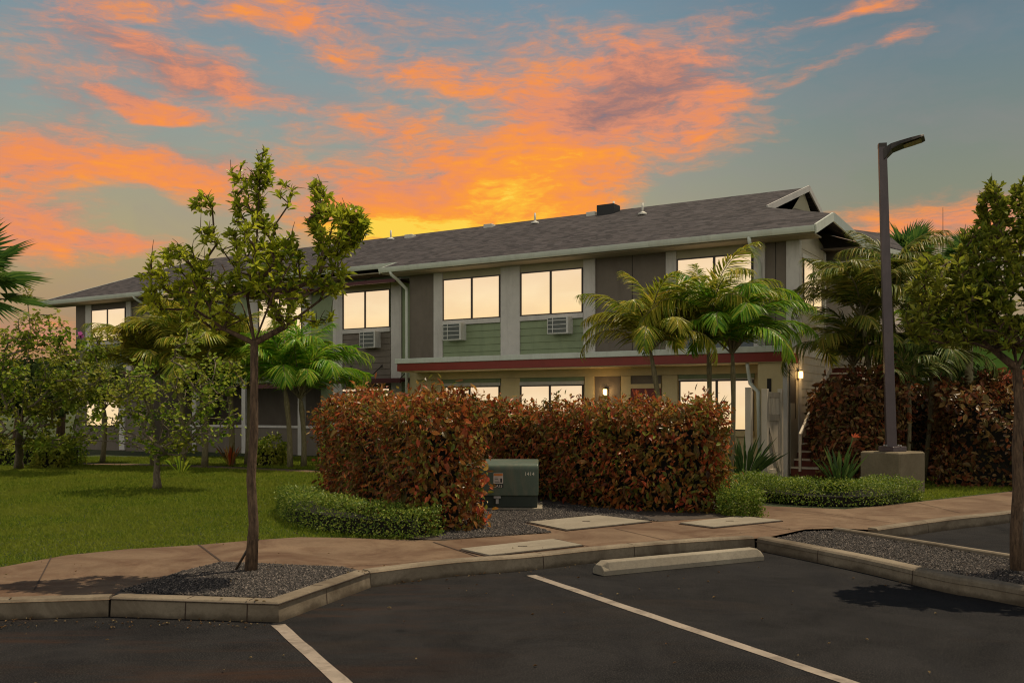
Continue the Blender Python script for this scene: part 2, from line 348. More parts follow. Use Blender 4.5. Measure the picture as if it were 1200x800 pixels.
M = dict(
 asphalt=asphalt(),
 walk=concrete('stained concrete',(.19,.125,.078),(.085,.040,.020),.85),
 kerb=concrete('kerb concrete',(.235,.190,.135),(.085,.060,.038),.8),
 lid=concrete('pale concrete',(.30,.26,.20),(.16,.125,.085),.5),
 block=concrete('lamp base concrete',(.23,.185,.12),(.12,.09,.05),.5),
 joint=surf('joint',(.05,.03,.02),.95,.3),
 paint=surf('line paint',(.30,.245,.195),.7,.25,4.,.3,90.,stain=(.10,.075,.055),stain_amt=.8),
 soil=surf('soil',(.06,.045,.035),.95,.4,6.,1.,40.),
 gravel=gravelmat(), lawn=lawnmat(),
 blade=leafmat('grass blades',[(.055,.095,.008),(.11,.155,.012),(.18,.20,.022),(.065,.11,.010)],.6,.45,.3,clump=(.6,(.15,.17,.02),.75),gain=1.45),
 shingles=shingles(),
 gutter=surf('gutter paint',(.62,.65,.57),.45,.06,2.,stain=(.35,.33,.27),stain_amt=.35),
 trim=surf('trim paint',(.56,.53,.49),.6,.08,3.,.1,80.,stain=(.25,.22,.2),stain_amt=.3),
 white=surf('white paint',(.66,.63,.55),.55,.07,3.,stain=(.4,.36,.3),stain_amt=.3),
 fence=surf('fence paint',(.72,.63,.51),.6,.08,3.,stain=(.35,.28,.2),stain_amt=.4),
 green=surf('green siding paint',(.235,.285,.16),.65,.1,2.5,.1,60.,stain=(.14,.17,.1),stain_amt=.4),
 brown=surf('brown siding paint',(.15,.122,.095),.65,.12,2.5,.1,60.,stain=(.09,.07,.05),stain_amt=.4),
 bluegrey=surf('blue grey siding paint',(.13,.15,.17),.65,.12,2.5),
 cream=surf('cream wall paint',(.62,.50,.27),.65,.07,2.,.1,60.,stain=(.42,.33,.18),stain_amt=.3),
 tan=surf('tan wall paint',(.40,.36,.24),.65,.07,2.),
 sidewall=surf('side wall paint',(.56,.50,.38),.65,.07,2.,stain=(.4,.33,.24),stain_amt=.3),
 red=surf('red fascia paint',(.24,.03,.018),.5,.12,3.),
 door=surf('dark red door paint',(.16,.018,.014),.5,.12,3.),
 maroon=surf('maroon metal',(.07,.012,.014),.45,.15,5.,metal=.3),
 frame=surf('bronze window frame',(.045,.032,.022),.4,.1,5.),
 pane=panemat(),
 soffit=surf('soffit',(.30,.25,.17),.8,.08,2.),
 dark=surf('dark recess',(.03,.025,.02),.9,.2),
 acw=surf('air conditioner shell',(.62,.61,.56),.5,.06,5.,stain=(.35,.32,.25),stain_amt=.4),
 acd=surf('air conditioner grille',(.10,.11,.10),.5,.2,5.),
 pole=surf('bronze pole paint',(.085,.06,.062),.42,.15,4.,stain=(.16,.12,.11),stain_amt=.5,spec=.5),
 fixture=surf('lamp head metal',(.05,.042,.035),.45,.2,6.,metal=.3),
 lens=surf('lamp lens',(.35,.27,.12),.25,.2,8.),
 trgreen=surf('utility green paint',(.075,.105,.072),.42,.16,5.,.05,40.,stain=(.16,.14,.09),stain_amt=.6),
 trdark=surf('utility dark base',(.025,.035,.025),.6,.2,5.),
 sticker=surf('sticker white',(.62,.52,.44),.6,.1,20.),
 orange=surf('sticker orange',(.60,.20,.05),.6,.1,20.),
 black=surf('black plate',(.015,.015,.015),.5,.1),
 ltext=surf('pale lettering',(.72,.66,.52),.6,.05),
 metal=surf('galvanised metal',(.45,.44,.42),.35,.1,6.,metal=.8),
 brick=surf('red stair riser',(.17,.04,.026),.7,.2,5.),
 bark=barkmat('brown bark',(.050,.028,.016),(.22,.135,.075)),
 barkg=barkmat('grey bark',(.10,.075,.05),(.30,.24,.17)),
 palmtrunk=barkmat('palm trunk',(.12,.10,.045),(.26,.22,.12)),
 leafA=leafmat('glossy rosette leaves',[(.05,.09,.008),(.14,.19,.012),(.27,.31,.018),(.42,.42,.03),(.08,.12,.01)],.34,.42,.55,clump=(1.6,(.36,.36,.03),.4),gain=1.6),
 leafB=leafmat('dark rosette leaves',[(.04,.07,.008),(.09,.13,.012),(.17,.20,.016),(.26,.25,.03)],.34,.38,.55,clump=(1.6,(.22,.20,.03),.4),gain=1.6),
 leafC=leafmat('round green leaves',[(.05,.09,.01),(.10,.17,.014),(.18,.25,.02),(.28,.30,.04)],.42,.42,.45,clump=(1.2,(.24,.18,.03),.5),gain=1.5),
 palm=leafmat('palm leaflets',[(.06,.12,.01),(.14,.22,.014),(.28,.32,.025),(.50,.38,.06)],.36,.42,.55,clump=(1.1,(.46,.34,.05),.4)),
 palmg=leafmat('bright green palm leaflets',[(.05,.15,.01),(.11,.27,.014),(.20,.34,.022),(.36,.38,.04)],.36,.42,.55),
 palmm=leafmat('mid green palm leaflets',[(.035,.075,.012),(.085,.14,.016),(.16,.19,.025),(.33,.25,.05)],.4,.38,.5,clump=(1.1,(.30,.22,.04),.3)),
 palmd=leafmat('dark palm leaflets',[(.035,.07,.016),(.08,.13,.02),(.16,.19,.04),(.28,.24,.08)],.4,.38,.5),
 fan=leafmat('fan palm leaves',[(.03,.08,.02),(.07,.15,.028),(.13,.20,.04)],.4,.35,.5),
 copper=leafmat('copper leaves',[(.035,.015,.008),(.30,.055,.018),(.07,.035,.01),(.48,.14,.03),(.62,.11,.05),(.09,.14,.018),(.48,.24,.07),(.06,.02,.01),(.36,.05,.02),(.20,.24,.035),(.08,.02,.01),(.36,.09,.03)],.33,.42,.6,clump=(3.2,(.09,.10,.015),.6),gain=1.3),
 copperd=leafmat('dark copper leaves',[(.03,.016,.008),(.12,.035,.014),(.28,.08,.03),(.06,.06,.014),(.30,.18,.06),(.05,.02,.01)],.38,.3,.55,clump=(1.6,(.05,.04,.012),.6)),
 redleaf=leafmat('coral red leaves',[(.20,.04,.02),(.46,.10,.05),(.30,.06,.03),(.10,.08,.02)],.5,.3,.4),
 low=leafmat('small hedge leaves',[(.04,.08,.012),(.09,.15,.016),(.18,.24,.03),(.32,.34,.06)],.42,.35,.5,clump=(2.5,(.08,.12,.012),.5)),
 strap=leafmat('strap leaves',[(.04,.08,.02),(.07,.12,.03),(.10,.15,.04)],.4,.2,.5),
 flower=surf('orange flower',(.7,.12,.03),.5,.1), pink=surf('pink flower',(.5,.10,.35),.5,.1),
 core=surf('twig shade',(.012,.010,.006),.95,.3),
 farleaf=leafmat('far foliage',[(.02,.035,.01),(.04,.06,.015),(.06,.08,.02)],.7,.1,.2),
 hill=surf('hill grass',(.030,.060,.012),.95,.4,.02,spec=0.),
 litter=leafmat('dry leaf litter',[(.05,.03,.015),(.12,.07,.035),(.22,.17,.09)],.8,.1,.2),
)
lampglow = emit('lamp glow',(1.,.60,.20),6.)

# ------------------------------------------------------------------ ground
def struct(mb, name, mat, parent=None):
    o = mb.build(name, mat, parent); o['kind']='structure' if not parent else o.get('kind','structure'); return o
def sheetxy(pts, z): return MB().poly([(x,y,z) for x,y in pts],[tuple(range(len(pts)))])
def area(pts):
    n=len(pts); return sum(pts[i][0]*pts[(i+1)%n][1]-pts[(i+1)%n][0]*pts[i][1] for i in range(n))
def flat(pts, z, name, mat, kind='structure'):
    if area(pts)<0: pts=pts[::-1]
    o = sheetxy(pts,z).build(name,mat); o['kind']=kind; return o
flat([(-900,-60),(900,-60),(900,1500),(-900,1500)], -.02, 'ground', M['lawn'])
flat([(-40,-12),(40,-12),(40,40),(-40,40)], 0.0, 'parking_lot', M['asphalt'])

A = [(-14,6.9),(-7,7.2),(-3.90,7.36),(-3.12,7.48)]
A2=(-1.755,7.27); A3=(-1.27,8.70)
B = [A3,(-.55,9.28),(.143,9.60),(.90,10.12),(1.88,10.68),(2.78,11.04)]
Ck = [(2.78,11.04),(3.40,9.63),(3.80,8.46),(4.16,7.84),(5.9,4.2),(6.9,2.1)]
# far side of the island and the kerb beyond it
D0 = G2(985,618); D1=(D0[0]+(5.08-4.11)*4.2, D0[1]-2.15*4.2)
E_ = [G2(1030,620),G2(1115,608),G2(1200,598.5),(12.,17.6),(20,24)]
# raised paving sheet (one slab for all walks and beds, z 0.13)
def rnd_edges(pts):  # kerb run: list of (x,y) at outer face -> inner line
    return pts
def kerb(pts, side, name, label, w=.15, h=.15, closed=False, group=None, cuts=()):
    cuts=list(cuts)
    P = [Vector((x,y,0)) for x,y in pts]; n=len(P)
    # densify
    mb = MB(); rows=[]
    for i,p in enumerate(P):
        a = P[max(i-1,0)]; b = P[min(i+1,n-1)]
        d1 = (p-a).normalized() if i>0 else (b-p).normalized()
        d2 = (b-p).normalized() if i<n-1 else d1
        nn = Vector((-(d1+d2).y,(d1+d2).x,0)).normalized()*side
        k = 1/max(.4, nn.dot(Vector((-d1.y,d1.x,0))*side))
        rows.append([p+Vector((0,0,-.02)), p+nn*.012*k+Vector((0,0,h-.022)), p+nn*.03*k+Vector((0,0,h-.004)), p+nn*.05*k+Vector((0,0,h)),
                     p+nn*(w-.012)*k+Vector((0,0,h)), p+nn*w*k+Vector((0,0,h-.012)), p+nn*w*k+Vector((0,0,-.02))])
    v=[q for r in rows for q in r]; m=7; fs=[]
    for i in range(n-1):
        for j in range(m-1):
            f=(i*m+j,(i+1)*m+j,(i+1)*m+j+1,i*m+j+1); fs.append(f if side>0 else f[::-1])
    fs.append(tuple(range(m)) if side<0 else tuple(range(m))[::-1]); e=(n-1)*m
    fs.append(tuple(range(e,e+m)))
    mb.poly(v,fs); o = mb.build(name,M['kerb']); 
    tag(o,label,'kerb',group)
    tot=0.; 
    for i in range(n-1):
        a,b=P[i],P[i+1]; L=(b-a).length; d=(b-a).normalized(); nn=Vector((-d.y,d.x,0))*side
        while cuts and tot<=cuts[0]<tot+L:
            c=a+d*(cuts[0]-tot); q=lambda u,v,z:(c+d*u+nn*v+Vector((0,0,z)))
            t=.0045
            jm=MB().poly([q(-t,-.002,.0),q(t,-.002,.0),q(-t,.011,h-.02),q(t,.011,h-.02),q(-t,.048,h+.0015),q(t,.048,h+.0015),q(-t,w,h+.0015),q(t,w,h+.0015)],
               [(0,1,3,2),(2,3,5,4),(4,5,7,6)] if side>0 else [(0,2,3,1),(2,4,5,3),(4,6,7,5)])
            jo=jm.build('joint',M['joint'],o); cuts.pop(0)
        tot+=L
    return o
def smooth_line(pts, k=6):
    out=[]; P=[np.array(p,float) for p in pts]
    for i in range(len(P)-1):
        p0=P[max(i-1,0)];p1=P[i];p2=P[i+1];p3=P[min(i+2,len(P)-1)]
        for t in np.linspace(0,1,k,endpoint=False):
            out.append(tuple(.5*((2*p1)+(-p0+p2)*t+(2*p0-5*p1+4*p2-p3)*t*t+(-p0+3*p1-3*p2+p3)*t**3)))
    out.append(tuple(P[-1])); return out
Bs = smooth_line(B,5)
Cs = smooth_line(Ck,4)
Es = smooth_line(E_,4)

back = [G2(1200,573),G2(1167,577),G2(1067,588),G2(990,595.5),G2(900,592),(3.75,15.0),(3.6,15.4),G2(865,604),G2(772,610),
        G2(690,603),G2(613,612),G2(647,623),G2(557,629),G2(518,632),G2(397,628.5),G2(350,628),G2(290,632),G2(233,637),G2(147,642),G2(77,649),G2(0,663),(-6.2,8.55),(-9,8.2),(-14,8.0)]
walk = A + [A2,A3] + Bs[1:] 
# sidewalk: front edge follows kerbs; island excluded by its own bed sheet above
walkpoly = A+[A2]+Bs+[(3.0,11.2),(3.62,11.9),(D0[0]+.05,D0[1]+.02)]+Es+[(22,30)]+[(14,21.),(10.6,18.2)]+back
flat(walkpoly, .130, 'sidewalk', M['walk'])
# island bed (right)
isl = Cs + [(D1[0],D1[1]),D0,(3.62,11.9),(2.98,11.2)]
flat(isl, .095, 'island_bed', M['soil'])
# cover under sidewalk polygon where island is: sidewalk polygon stops at Ck[1]..D0, so fill is exact enough
lawnp = [(-60,7.9),(-14,8.0)]+back[::-1][1:]+[(10.6,18.2),(14,21.),(22,30),(60,40),(60,120),(-60,120)]
flat(lawnp, .118, 'lawn', M['lawn'])
# left planter bed
bedL = [A[3],A2,A3,G2(402,663),G2(260,657),G2(213,668),G2(138,692)]
flat(bedL, .136, 'planter_bed', M['soil'])
bedM = [G2(518,632),G2(557,629),G2(647,623),G2(613,612),G2(690,603),G2(772,610),G2(865,604),(3.6,15.6),(2.5,17),(-.2,19),(-1.6,17),(-3.3,17.2),(-3.35,14),(-2.95,12.75),(-2.4,11.85),(-1.7,11.3),(-1.05,10.98)]
flat(bedM, .134, 'hedge_bed', M['soil'])
# path by the far block
path=[G2(384,555),G2(384,551),G2(300,547.5),G2(233,544.5),G2(150,542.5),G2(40,541),G2(40,544),G2(150,546),G2(233,548.5),G2(300,551)]
flat(path,.124,'path',M['walk'])
path2=[(6.6,18.4),(5.2,17.6),(4.1,15.5),(5.2,15.1),(6.2,17.3)]

kerb(A+[],1,'kerb','concrete kerb along the left edge of the lot','',)if False else None
KG='concrete kerbs round the parking lot'
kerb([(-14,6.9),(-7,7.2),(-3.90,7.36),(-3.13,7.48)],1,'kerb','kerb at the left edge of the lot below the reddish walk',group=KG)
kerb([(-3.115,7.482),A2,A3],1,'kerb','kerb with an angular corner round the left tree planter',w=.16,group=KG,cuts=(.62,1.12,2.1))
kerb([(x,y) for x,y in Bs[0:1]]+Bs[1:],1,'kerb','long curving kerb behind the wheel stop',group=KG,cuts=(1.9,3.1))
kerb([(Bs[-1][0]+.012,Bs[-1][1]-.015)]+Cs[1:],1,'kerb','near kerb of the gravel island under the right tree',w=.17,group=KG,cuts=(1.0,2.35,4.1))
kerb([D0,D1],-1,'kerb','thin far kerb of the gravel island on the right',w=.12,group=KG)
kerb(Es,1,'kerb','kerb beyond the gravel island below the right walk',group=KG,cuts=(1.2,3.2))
# kerb joints & walk joints
mb=MB()
def joint(p,q,z,w=.012,m=mb):
    a=Vector((p[0],p[1],z)); b=Vector((q[0],q[1],z)); d=(b-a).normalized(); s=Vector((-d.y,d.x,0))*w/2
    m.poly([a-s,b-s,b+s,a+s],[(0,1,2,3)])
joint(G2(233,637),G2(260,657),.1345,.022); joint(G2(508,634),G2(563,652),.1345,.022)
joint(G2(650,630),G2(690,639),.1345); joint(G2(720,618),G2(790,634),.1345)
joint(G2(865,610),G2(935,621),.1345); joint(G2(903,596),G2(1000,606),.1345); joint(G2(940,597),G2(1050,612),.1345);joint(G2(1075,588),G2(1125,600),.1345)
joint(G2(385,664),G2(560,652),.1345,.008); joint(G2(563,650),G2(680,641),.1345,.008);joint(G2(680,641),G2(885,622),.1345,.008)
joint(G2(885,622),G2(985,614),.1345,.008)
joint(G2(0,690),G2(135,684),.1345,.008); joint(G2(60,652),G2(40,690),.1345,.014)
o=mb.build('sidewalk_joints',M['joint']); o['kind']='structure'
# kerb saw cuts
mb=MB()
def cut(px,py0,py1,rot=0):
    b=G(px,py1,0.); mb.box(b[0]-.006,b[0]+.006,b[1]-.004,b[1]+.10,.005,.152)
# painted lines
def line(p,q,w,name,label):
    a=np.array(p);b=np.array(q);d=(b-a)/np.linalg.norm(b-a);s=np.array([-d[1],d[0]])*w/2
    n=30; m=MB(); L=[];Rr=[]
    for i in range(n+1):
        c=a+(b-a)*i/n; j1,j2=rng.uniform(-.004,.004,2)
        L.append(tuple(c+s*(1+j1/w*2)));Rr.append(tuple(c-s*(1+j2/w*2)))
    v=[(x,y,.004) for x,y in L+Rr]; m.poly(v,[(i,n+1+i,n+2+i,i+1) for i in range(n)])
    o=m.build(name,M['paint']); o['kind']='structure'; o['label']=label
l1a=G(326,732)[:2]; l1d=np.array([-.44,.898])
l2a=G(622,674)[:2]
line(l1a, tuple(np.array(l1a)-l1d*6), .10,'parking_line','short painted line near the left planter')
line(l2a, tuple(np.array(l2a)-l1d*8), .10,'parking_line','long painted line across the middle of the lot')
l3=np.array(l2a)+np.array([.898,.44])*5.4
line(tuple(np.array([5.9,9.9])), (8.2,5.2), .10,'parking_line','painted line beyond the gravel island')

# wheel stop
def wheelstop(p,q,label):
    a=np.array(p);b=np.array(q);L=np.linalg.norm(b-a);ang=math.atan2(*(b-a)[::-1])
    m=MB(); prof=[(-.10,0),(-.10,.045),(-.065,.125),(.065,.125),(.10,.045),(.10,0)]
    v=[];xs=[0,.07,L-.07,L]
    for i,x in enumerate(xs):
        k=1. if i in(1,2) else .72
        for y,z in prof: v.append((x,y*(1 if z<.05 else k),z*(k if z>.05 else 1)))
    fs=[]
    for i in range(3):
        for j in range(5): fs.append((i*6+j,(i+1)*6+j,(i+1)*6+j+1,i*6+j+1)[::-1])
    fs+= [tuple(range(6))[::-1],tuple(range(18,24))]
    m.poly(v,fs); o=m.build('wheel_stop',M['lid'],bevel=.008); o.location=(p[0],p[1],.003); o.rotation_euler=(0,0,ang)
    tag(o,label,'wheel stop')
wheelstop(G(701,673)[:2],G(888,655)[:2],'pale concrete wheel stop on the asphalt in front of the curving kerb')
wheelstop((8.0,12.4),(9.2,12.9),'pale concrete wheel stop beyond the gravel island at the right')

# utility lids
def lid(corners,label,z=.139):
    m=MB(); 
    pts=[(G2(*c)) for c in corners]; cx=sum(p[0] for p in pts)/4; cy=sum(p[1] for p in pts)/4
    root=empty('utility_cover',(cx,cy,z)); tag(root,label,'utility cover','concrete utility covers set in the walk')
    pl=[(p[0]-cx,p[1]-cy) for p in pts]
    m.prism([(x*1.03,y*1.03) for x,y in pl],-.02,.001); m.build('collar',M['joint'],root)
    MB().prism(pl,-.015,.014).build('lid',M['lid'],root,bevel=.004)
    MB().prism([(-.05,-.012),(.05,-.012),(.05,.012),(-.05,.012)],.0145,.018).build('lift_slot',M['joint'],root)
lid([(540,643.5),(573,651),(682,639),(648,632)],'flat pale concrete utility cover nearest the kerb below the green cabinet')
lid([(619,612),(664,621),(762,611),(700,604)],'broad pale concrete cover at the tip of the gravel beside the right hedge')
lid([(797,613),(836,618),(916,610),(868,605)],'pale concrete utility cover in front of the round green shrub')

# gravel stones
def gravel(poly, n, size, z, name, label):
    P=np.array(poly); mn=P.min(0); mx=P.max(0); pts=[]
    while len(pts)<n:
        q=rng.uniform(mn,mx,(n,2)); x,y=q.T; ins=np.zeros(n,bool); j=len(P)-1
        for i in range(len(P)):
            c=((P[i,1]>y)!=(P[j,1]>y))&(x<(P[j,0]-P[i,0])*(y-P[i,1])/(P[j,1]-P[i,1]+1e-12)+P[i,0]); ins^=c; j=i
        pts+=list(q[ins])
    q=np.array(pts[:n]); base=np.array([(1,0,0),(-1,0,0),(0,1,0),(0,-1,0),(0,0,1),(0,0,-1)],float)
    s=rng.uniform(.5,1.3,(n,1,1))*size; V=base[None]*s*rng.uniform(.6,1.2,(n,6,1))*np.array([1,1,.7])
    a=rng.uniform(0,6.28,n);ca,sa=np.cos(a),np.sin(a)
    X=V[:,:,0]*ca[:,None]-V[:,:,1]*sa[:,None];Y=V[:,:,0]*sa[:,None]+V[:,:,1]*ca[:,None]
    t=rng.uniform(-.6,.6,n); Z=V[:,:,2]+X*np.sin(t)[:,None]
    V=np.stack([X+q[:,0:1],Y+q[:,1:2],Z+z+rng.uniform(0,size*.6,(n,1))],2)
    t=np.array([(0,2,4),(2,1,4),(1,3,4),(3,0,4),(2,0,5),(1,2,5),(3,1,5),(0,3,5)])
    T=(np.arange(n)*6)[:,None,None]+t[None]
    o=tri_mesh(name,V.reshape(-1,3),T.reshape(-1,3),M['gravel']); tag(o,label,'gravel',kind='stuff')
def inset(poly,d):
    P=np.array(poly);c=P.mean(0);return [tuple(p+(c-p)/np.linalg.norm(c-p)*d) for p in P]
gravel([(-2.98,7.72),(-1.86,7.50),(-1.42,8.72),G2(402,664),G2(260,658),G2(213,669),G2(140,692)],16000,.011,.138,'gravel','dark crushed gravel in the planter round the left tree')
gravel([(c[0]+.1,c[1]+.12) for c in Cs[:14]]+[(6.5,3.6),(D1[0]-.15,D1[1]),(D0[0]-.05,D0[1]-.04),(3.6,11.84),(3.02,11.16),(2.93,11.0)],38000,.011,.108,'gravel','grey brown gravel filling the long island under the right tree')
gravel([G2(518,631),G2(557,629),G2(647,623),G2(613,612),G2(690,603),G2(772,610),(1.6,14.2),(-.2,15.6),(-1.4,13)],26000,.012,.137,'gravel','dark gravel round the green cabinet between the red hedges')
# loose leaf litter on asphalt and in gutters
n=420
q=np.concatenate([np.stack([rng.uniform(-4,-1.8,90),rng.uniform(7.05,7.4,90)],1),
                  np.stack([rng.uniform(-1.5,3.,60),np.zeros(60)],1), rng.uniform((-5,4),(6,9.5),(90,2)),rng.uniform((-4,8),(4,12.5),(60,2))])
for i in range(90,150):
    x=q[i,0]; ys=np.interp(x,[b[0] for b in Bs],[b[1] for b in Bs]); q[i,1]=ys-abs(rng.normal(0,.12))-.02
zz=np.array([.012 if (y<np.interp(x,[-14,-3.9,-3.12,-1.75,-1.27]+[b[0] for b in Bs[1:]],[6.9,7.36,7.48,7.27,8.7]+[b[1] for b in Bs[1:]])) else .155 for x,y in q])
keep=~((q[:,0]>2.8)&(q[:,1]>12.6-.0))
V,T=leaves(np.column_stack([q,zz])[keep],rdir(keep.sum(),-.1)*[1,1,.15],np.tile([0,0,1.],(keep.sum(),1)),rng.uniform(.012,.04,keep.sum()),rng.uniform(.008,.02,keep.sum()),fold=.8)
o=tri_mesh('leaf_litter',V,T,M['litter']); tag(o,'scattered small dry leaves on the asphalt and along the kerbs','leaf litter',kind='stuff')

# ------------------------------------------------------------------ grass
def grass(poly_fn, n, rect, name, label, hmin=.025, hmax=.06, z=.118):
    x=rng.uniform(rect[0],rect[1],n); u=rng.uniform(0,1,n); y=rect[2]*(rect[3]/rect[2])**u
    m=poly_fn(x,y); x,y=x[m],y[m]; k=len(x)
    d=rdir(k,.35); L=rng.uniform(hmin,hmax,k)*(1+ (y-9)*.03)
    w=.006*(1+(y-9)*.08); s=norm(np.cross(d,rdir(k)))
    p=np.column_stack([x,y,np.full(k,z-.003)])
    V=np.stack([p-s*w[:,None],p+s*w[:,None],p+d*L[:,None]],1); T=np.arange(k*3).reshape(-1,3)
    o=tri_mesh(name,V.reshape(-1,3),T,M['blade']); tag(o,label,'grass',kind='stuff')
bx_=np.array(back[::-1][:12]); 
def lawn_in(x,y):
    yb=np.interp(x,[p[0] for p in [(-14,8.0),(-9,8.2),(-6.2,8.55)]+[G2(0,663),G2(77,649),G2(147,642),G2(233,637),G2(290,632),G2(350,628)]]+[-1.9,-1.3],
                   [p[1] for p in [(-14,8.0),(-9,8.2),(-6.2,8.55)]+[G2(0,663),G2(77,649),G2(147,642),G2(233,637),G2(290,632),G2(350,628)]]+[11.18,10.95])
    bm=np.array(bedM); inb=np.zeros(len(x),bool); j=len(bm)-1
    for i in range(len(bm)):
        inb^=((bm[i,1]>y)!=(bm[j,1]>y))&(x<(bm[j,0]-bm[i,0])*(y-bm[i,1])/(bm[j,1]-bm[i,1]+1e-12)+bm[i,0]); j=i
    ins=(y>yb+.0)&~inb&(np.abs(x/y+.15)<.46)
    py=480+F*(H-.12)/y; px=600+F*x/y
    pth=(px<384)&(py<np.interp(px,[40,150,233,300,384],[544,546,548.5,551,555]))&(py>np.interp(px,[40,150,233,300,384],[541,542.5,544.5,547.5,551]))
    return ins&~pth
grass(lawn_in,460000,(-15,-1.2,8.,30.),'grass','short green grass of the lawn on the left')
def lawn_r(x,y):
    px=600+F*x/y; py=480+F*(H-.12)/y
    return (px>1040)&(px<1260)&(py<np.interp(px,[1067,1167,1200,1300],[588,577,573,566]))&(py>560)
grass(lawn_r,60000,(5.5,12,14.5,21.),'grass','narrow strip of grass behind the walk on the right')

# ------------------------------------------------------------------ building
O=np.array([6.595,22.2]); U=np.array([.851,-.525]); V_=np.array([.525,.851]); TH=math.atan2(-.525,.851)
def bx(px,t=0.):
    r=(px-600)/F; return (r*(O[1]+t*V_[1])-O[0]-t*V_[0])/(U[0]-r*U[1])
def bz(px,py,t=0.):
    x=bx(px,t); Y=O[1]+x*U[1]+t*V_[1]; return H+(HZ-py)/F*Y
bld=empty('apartment_building',(O[0],O[1],0),TH)
tag(bld,'two storey apartment building with grey shingle roof, sage and brown siding and glowing windows','building')
def part(mb,name,mat,parent=bld,label=None,bevel=0.):
    o=mb.build(name,M[mat] if isinstance(mat,str) else mat,parent,bevel)
    if label:o['label']=label
    return o
def wbox(name,mat,x0,x1,y0,y1,z0,z1,parent=bld,label=None,bevel=0.):
    return part(MB().box(min(x0,x1),max(x0,x1),y0,y1,z0,z1),name,mat,parent,label,bevel)
XR=0.; XL=bx(480); XB0=bx(180); XB1=bx(89); TD=13.5
# wall bodies
wbox('wall','brown',XL,XR-.002,0,2.5,2.75,5.56,label='brown panelled upper wall of the front block')
wbox('wall','brown',XL,-1.6,2.5,TD,.0,5.56,label='recessed brown rear wall behind the stairs')
wbox('wall','cream',XL,XR-.02,.01,2.5,.0,2.75,label='cream ground floor wall under the canopy')
wbox('wall','green',XB0,XL,.85,TD,2.5,5.8,label='sage green upper wall of the recessed middle block')
XRc=bx(376,.85)
wbox('wall','green',XRc,XL,.85,TD,.0,2.499,label='sage green ground floor wall next to the front block')
wbox('wall','brown',XB0,XRc-.002,3.0,TD,.0,2.499,label='dark brown porch wall set back under the middle block')
for px_ in (352,286,228): wbox('post','trim',bx(px_,.9)-.09,bx(px_,.9)+.09,.87,1.05,.1,2.499)
wbox('porch_wall','brown',XB0,XRc-.004,.90,1.02,.1,1.0,label='low brown porch wall')
wbox('porch_cap','trim',XB0,XRc-.004,.86,1.06,1.002,1.08)
wbox('wall','brown',XB1,XB0,0,TD,.0,5.56,label='brown wall of the far left block')
wbox('wall','sidewall',-.02,.0,.012,2.48,.0,5.56,label='pale side wall at the right corner')
def siding(x0,x1,z0,z1,t,mat,label=None,h=.19,side=None):
    m=MB(); z=z0
    if x0>x1:x0,x1=x1,x0
    while z<z1-.01:
        zt=min(z+h,z1)
        m.poly([(x0,t-.032,z),(x1,t-.032,z),(x1,t-.010,zt),(x0,t-.010,zt),(x0,t,z),(x1,t,z),(x1,t,zt),(x0,t,zt)],
               [(0,1,2,3),(1,0,4,5),(2,6,7,3),(1,5,6,2),(0,3,7,4)]); z+=h
    return part(m,'siding',mat,label=label)
def pil(p0,p1,t=0.,z0=2.95,z1=5.5,mat='trim',d=.055,name='pilaster'):
    return wbox(name,mat,bx(p0,t-d),bx(p1,t-d),t-d,t+.01,z0,z1,bevel=.006)
def window(p0,p1,z0,z1,t=0.,mull=None,x=None,parent=bld):
    x0,x1=(bx(p0,t-.03),bx(p1,t-.03)) if x is None else x
    fr=.035; m=MB()
    m.box(x0,x1,t-.045,t-.004,z0,z0+fr).box(x0,x1,t-.045,t-.004,z1-fr,z1)
    m.box(x0,x0+fr,t-.045,t-.004,z0+fr,z1-fr).box(x1-fr,x1,t-.045,t-.004,z0+fr,z1-fr)
    xm=bx(mull,t-.03) if mull else (x0+x1)/2
    m.box(xm-.03,xm+.03,t-.045,t-.004,z0+fr,z1-fr)
    w=part(m,'window','frame',parent)
    wp=part(MB().box(x0+fr,xm-.03,t-.022,t-.006,z0+fr,z1-fr),'pane','pane',w)
    wp=part(MB().box(xm+.03,x1-fr,t-.022,t-.006,z0+fr,z1-fr),'pane','pane',w)
    return x0,x1
def sill(x0,x1,t,z,mat='trim'):
    wbox('sill',mat,x0,x1,t-.075,t+.0,z-.13,z-.002,bevel=.006)
def ac(p0,p1,py0,py1,t):
    xa,xb=bx(p0,t-.3),bx(p0,t-.3)+.62; z0,z1=bz(p0,py1,t-.3),bz(p0,py0,t-.3)
    root=part(MB().box(xa,xb,t-.30,t-.0,z0,z1),'air_conditioner','acw',bevel=.012)
    m=MB(); g0=xa+.03;g1=xb-.05; hh=(z1-z0)
    m.box(g0,g1,t-.305,t-.297,z0+.03,z1-.03)
    part(m,'grille','acd',root)
    m=MB()
    for i in range(1,4): m.box(g0,g1,t-.318,t-.306,z0+.02+hh*i/4-.014,z0+.02+hh*i/4+.004)
    m.box(xa+.17,xa+.19,t-.3185,t-.306,z0+.03,z1-.03)
    part(m,'slats','acw',root)
ZH=5.30;ZS=4.12
wins=[(519,586,553),(610,683,645.5),(793,882,837)]
for a,b,c in wins:
    x0,x1=window(a,b,ZS,ZH,0.,c)
    sill(x0-.02,x1+.02,0.,ZS)
    wbox('header','tan',x0-.02,x1+.02,-.028,.0,ZH+.002,5.5)
siding(bx(518),bx(587),3.03,ZS-.13,0.,'green')
siding(bx(608),bx(684),3.03,ZS-.13,0.,'green')
siding(bx(792),bx(883),3.03,ZS-.13,0.,'bluegrey')
for a,b in((508,518.5),(586.5,609),(683.5,697),(780,792.5),(883,896)): pil(a,b)
wbox('pilaster','trim',bx(922),.03,-.055,.03,.2,5.5,bevel=.006)
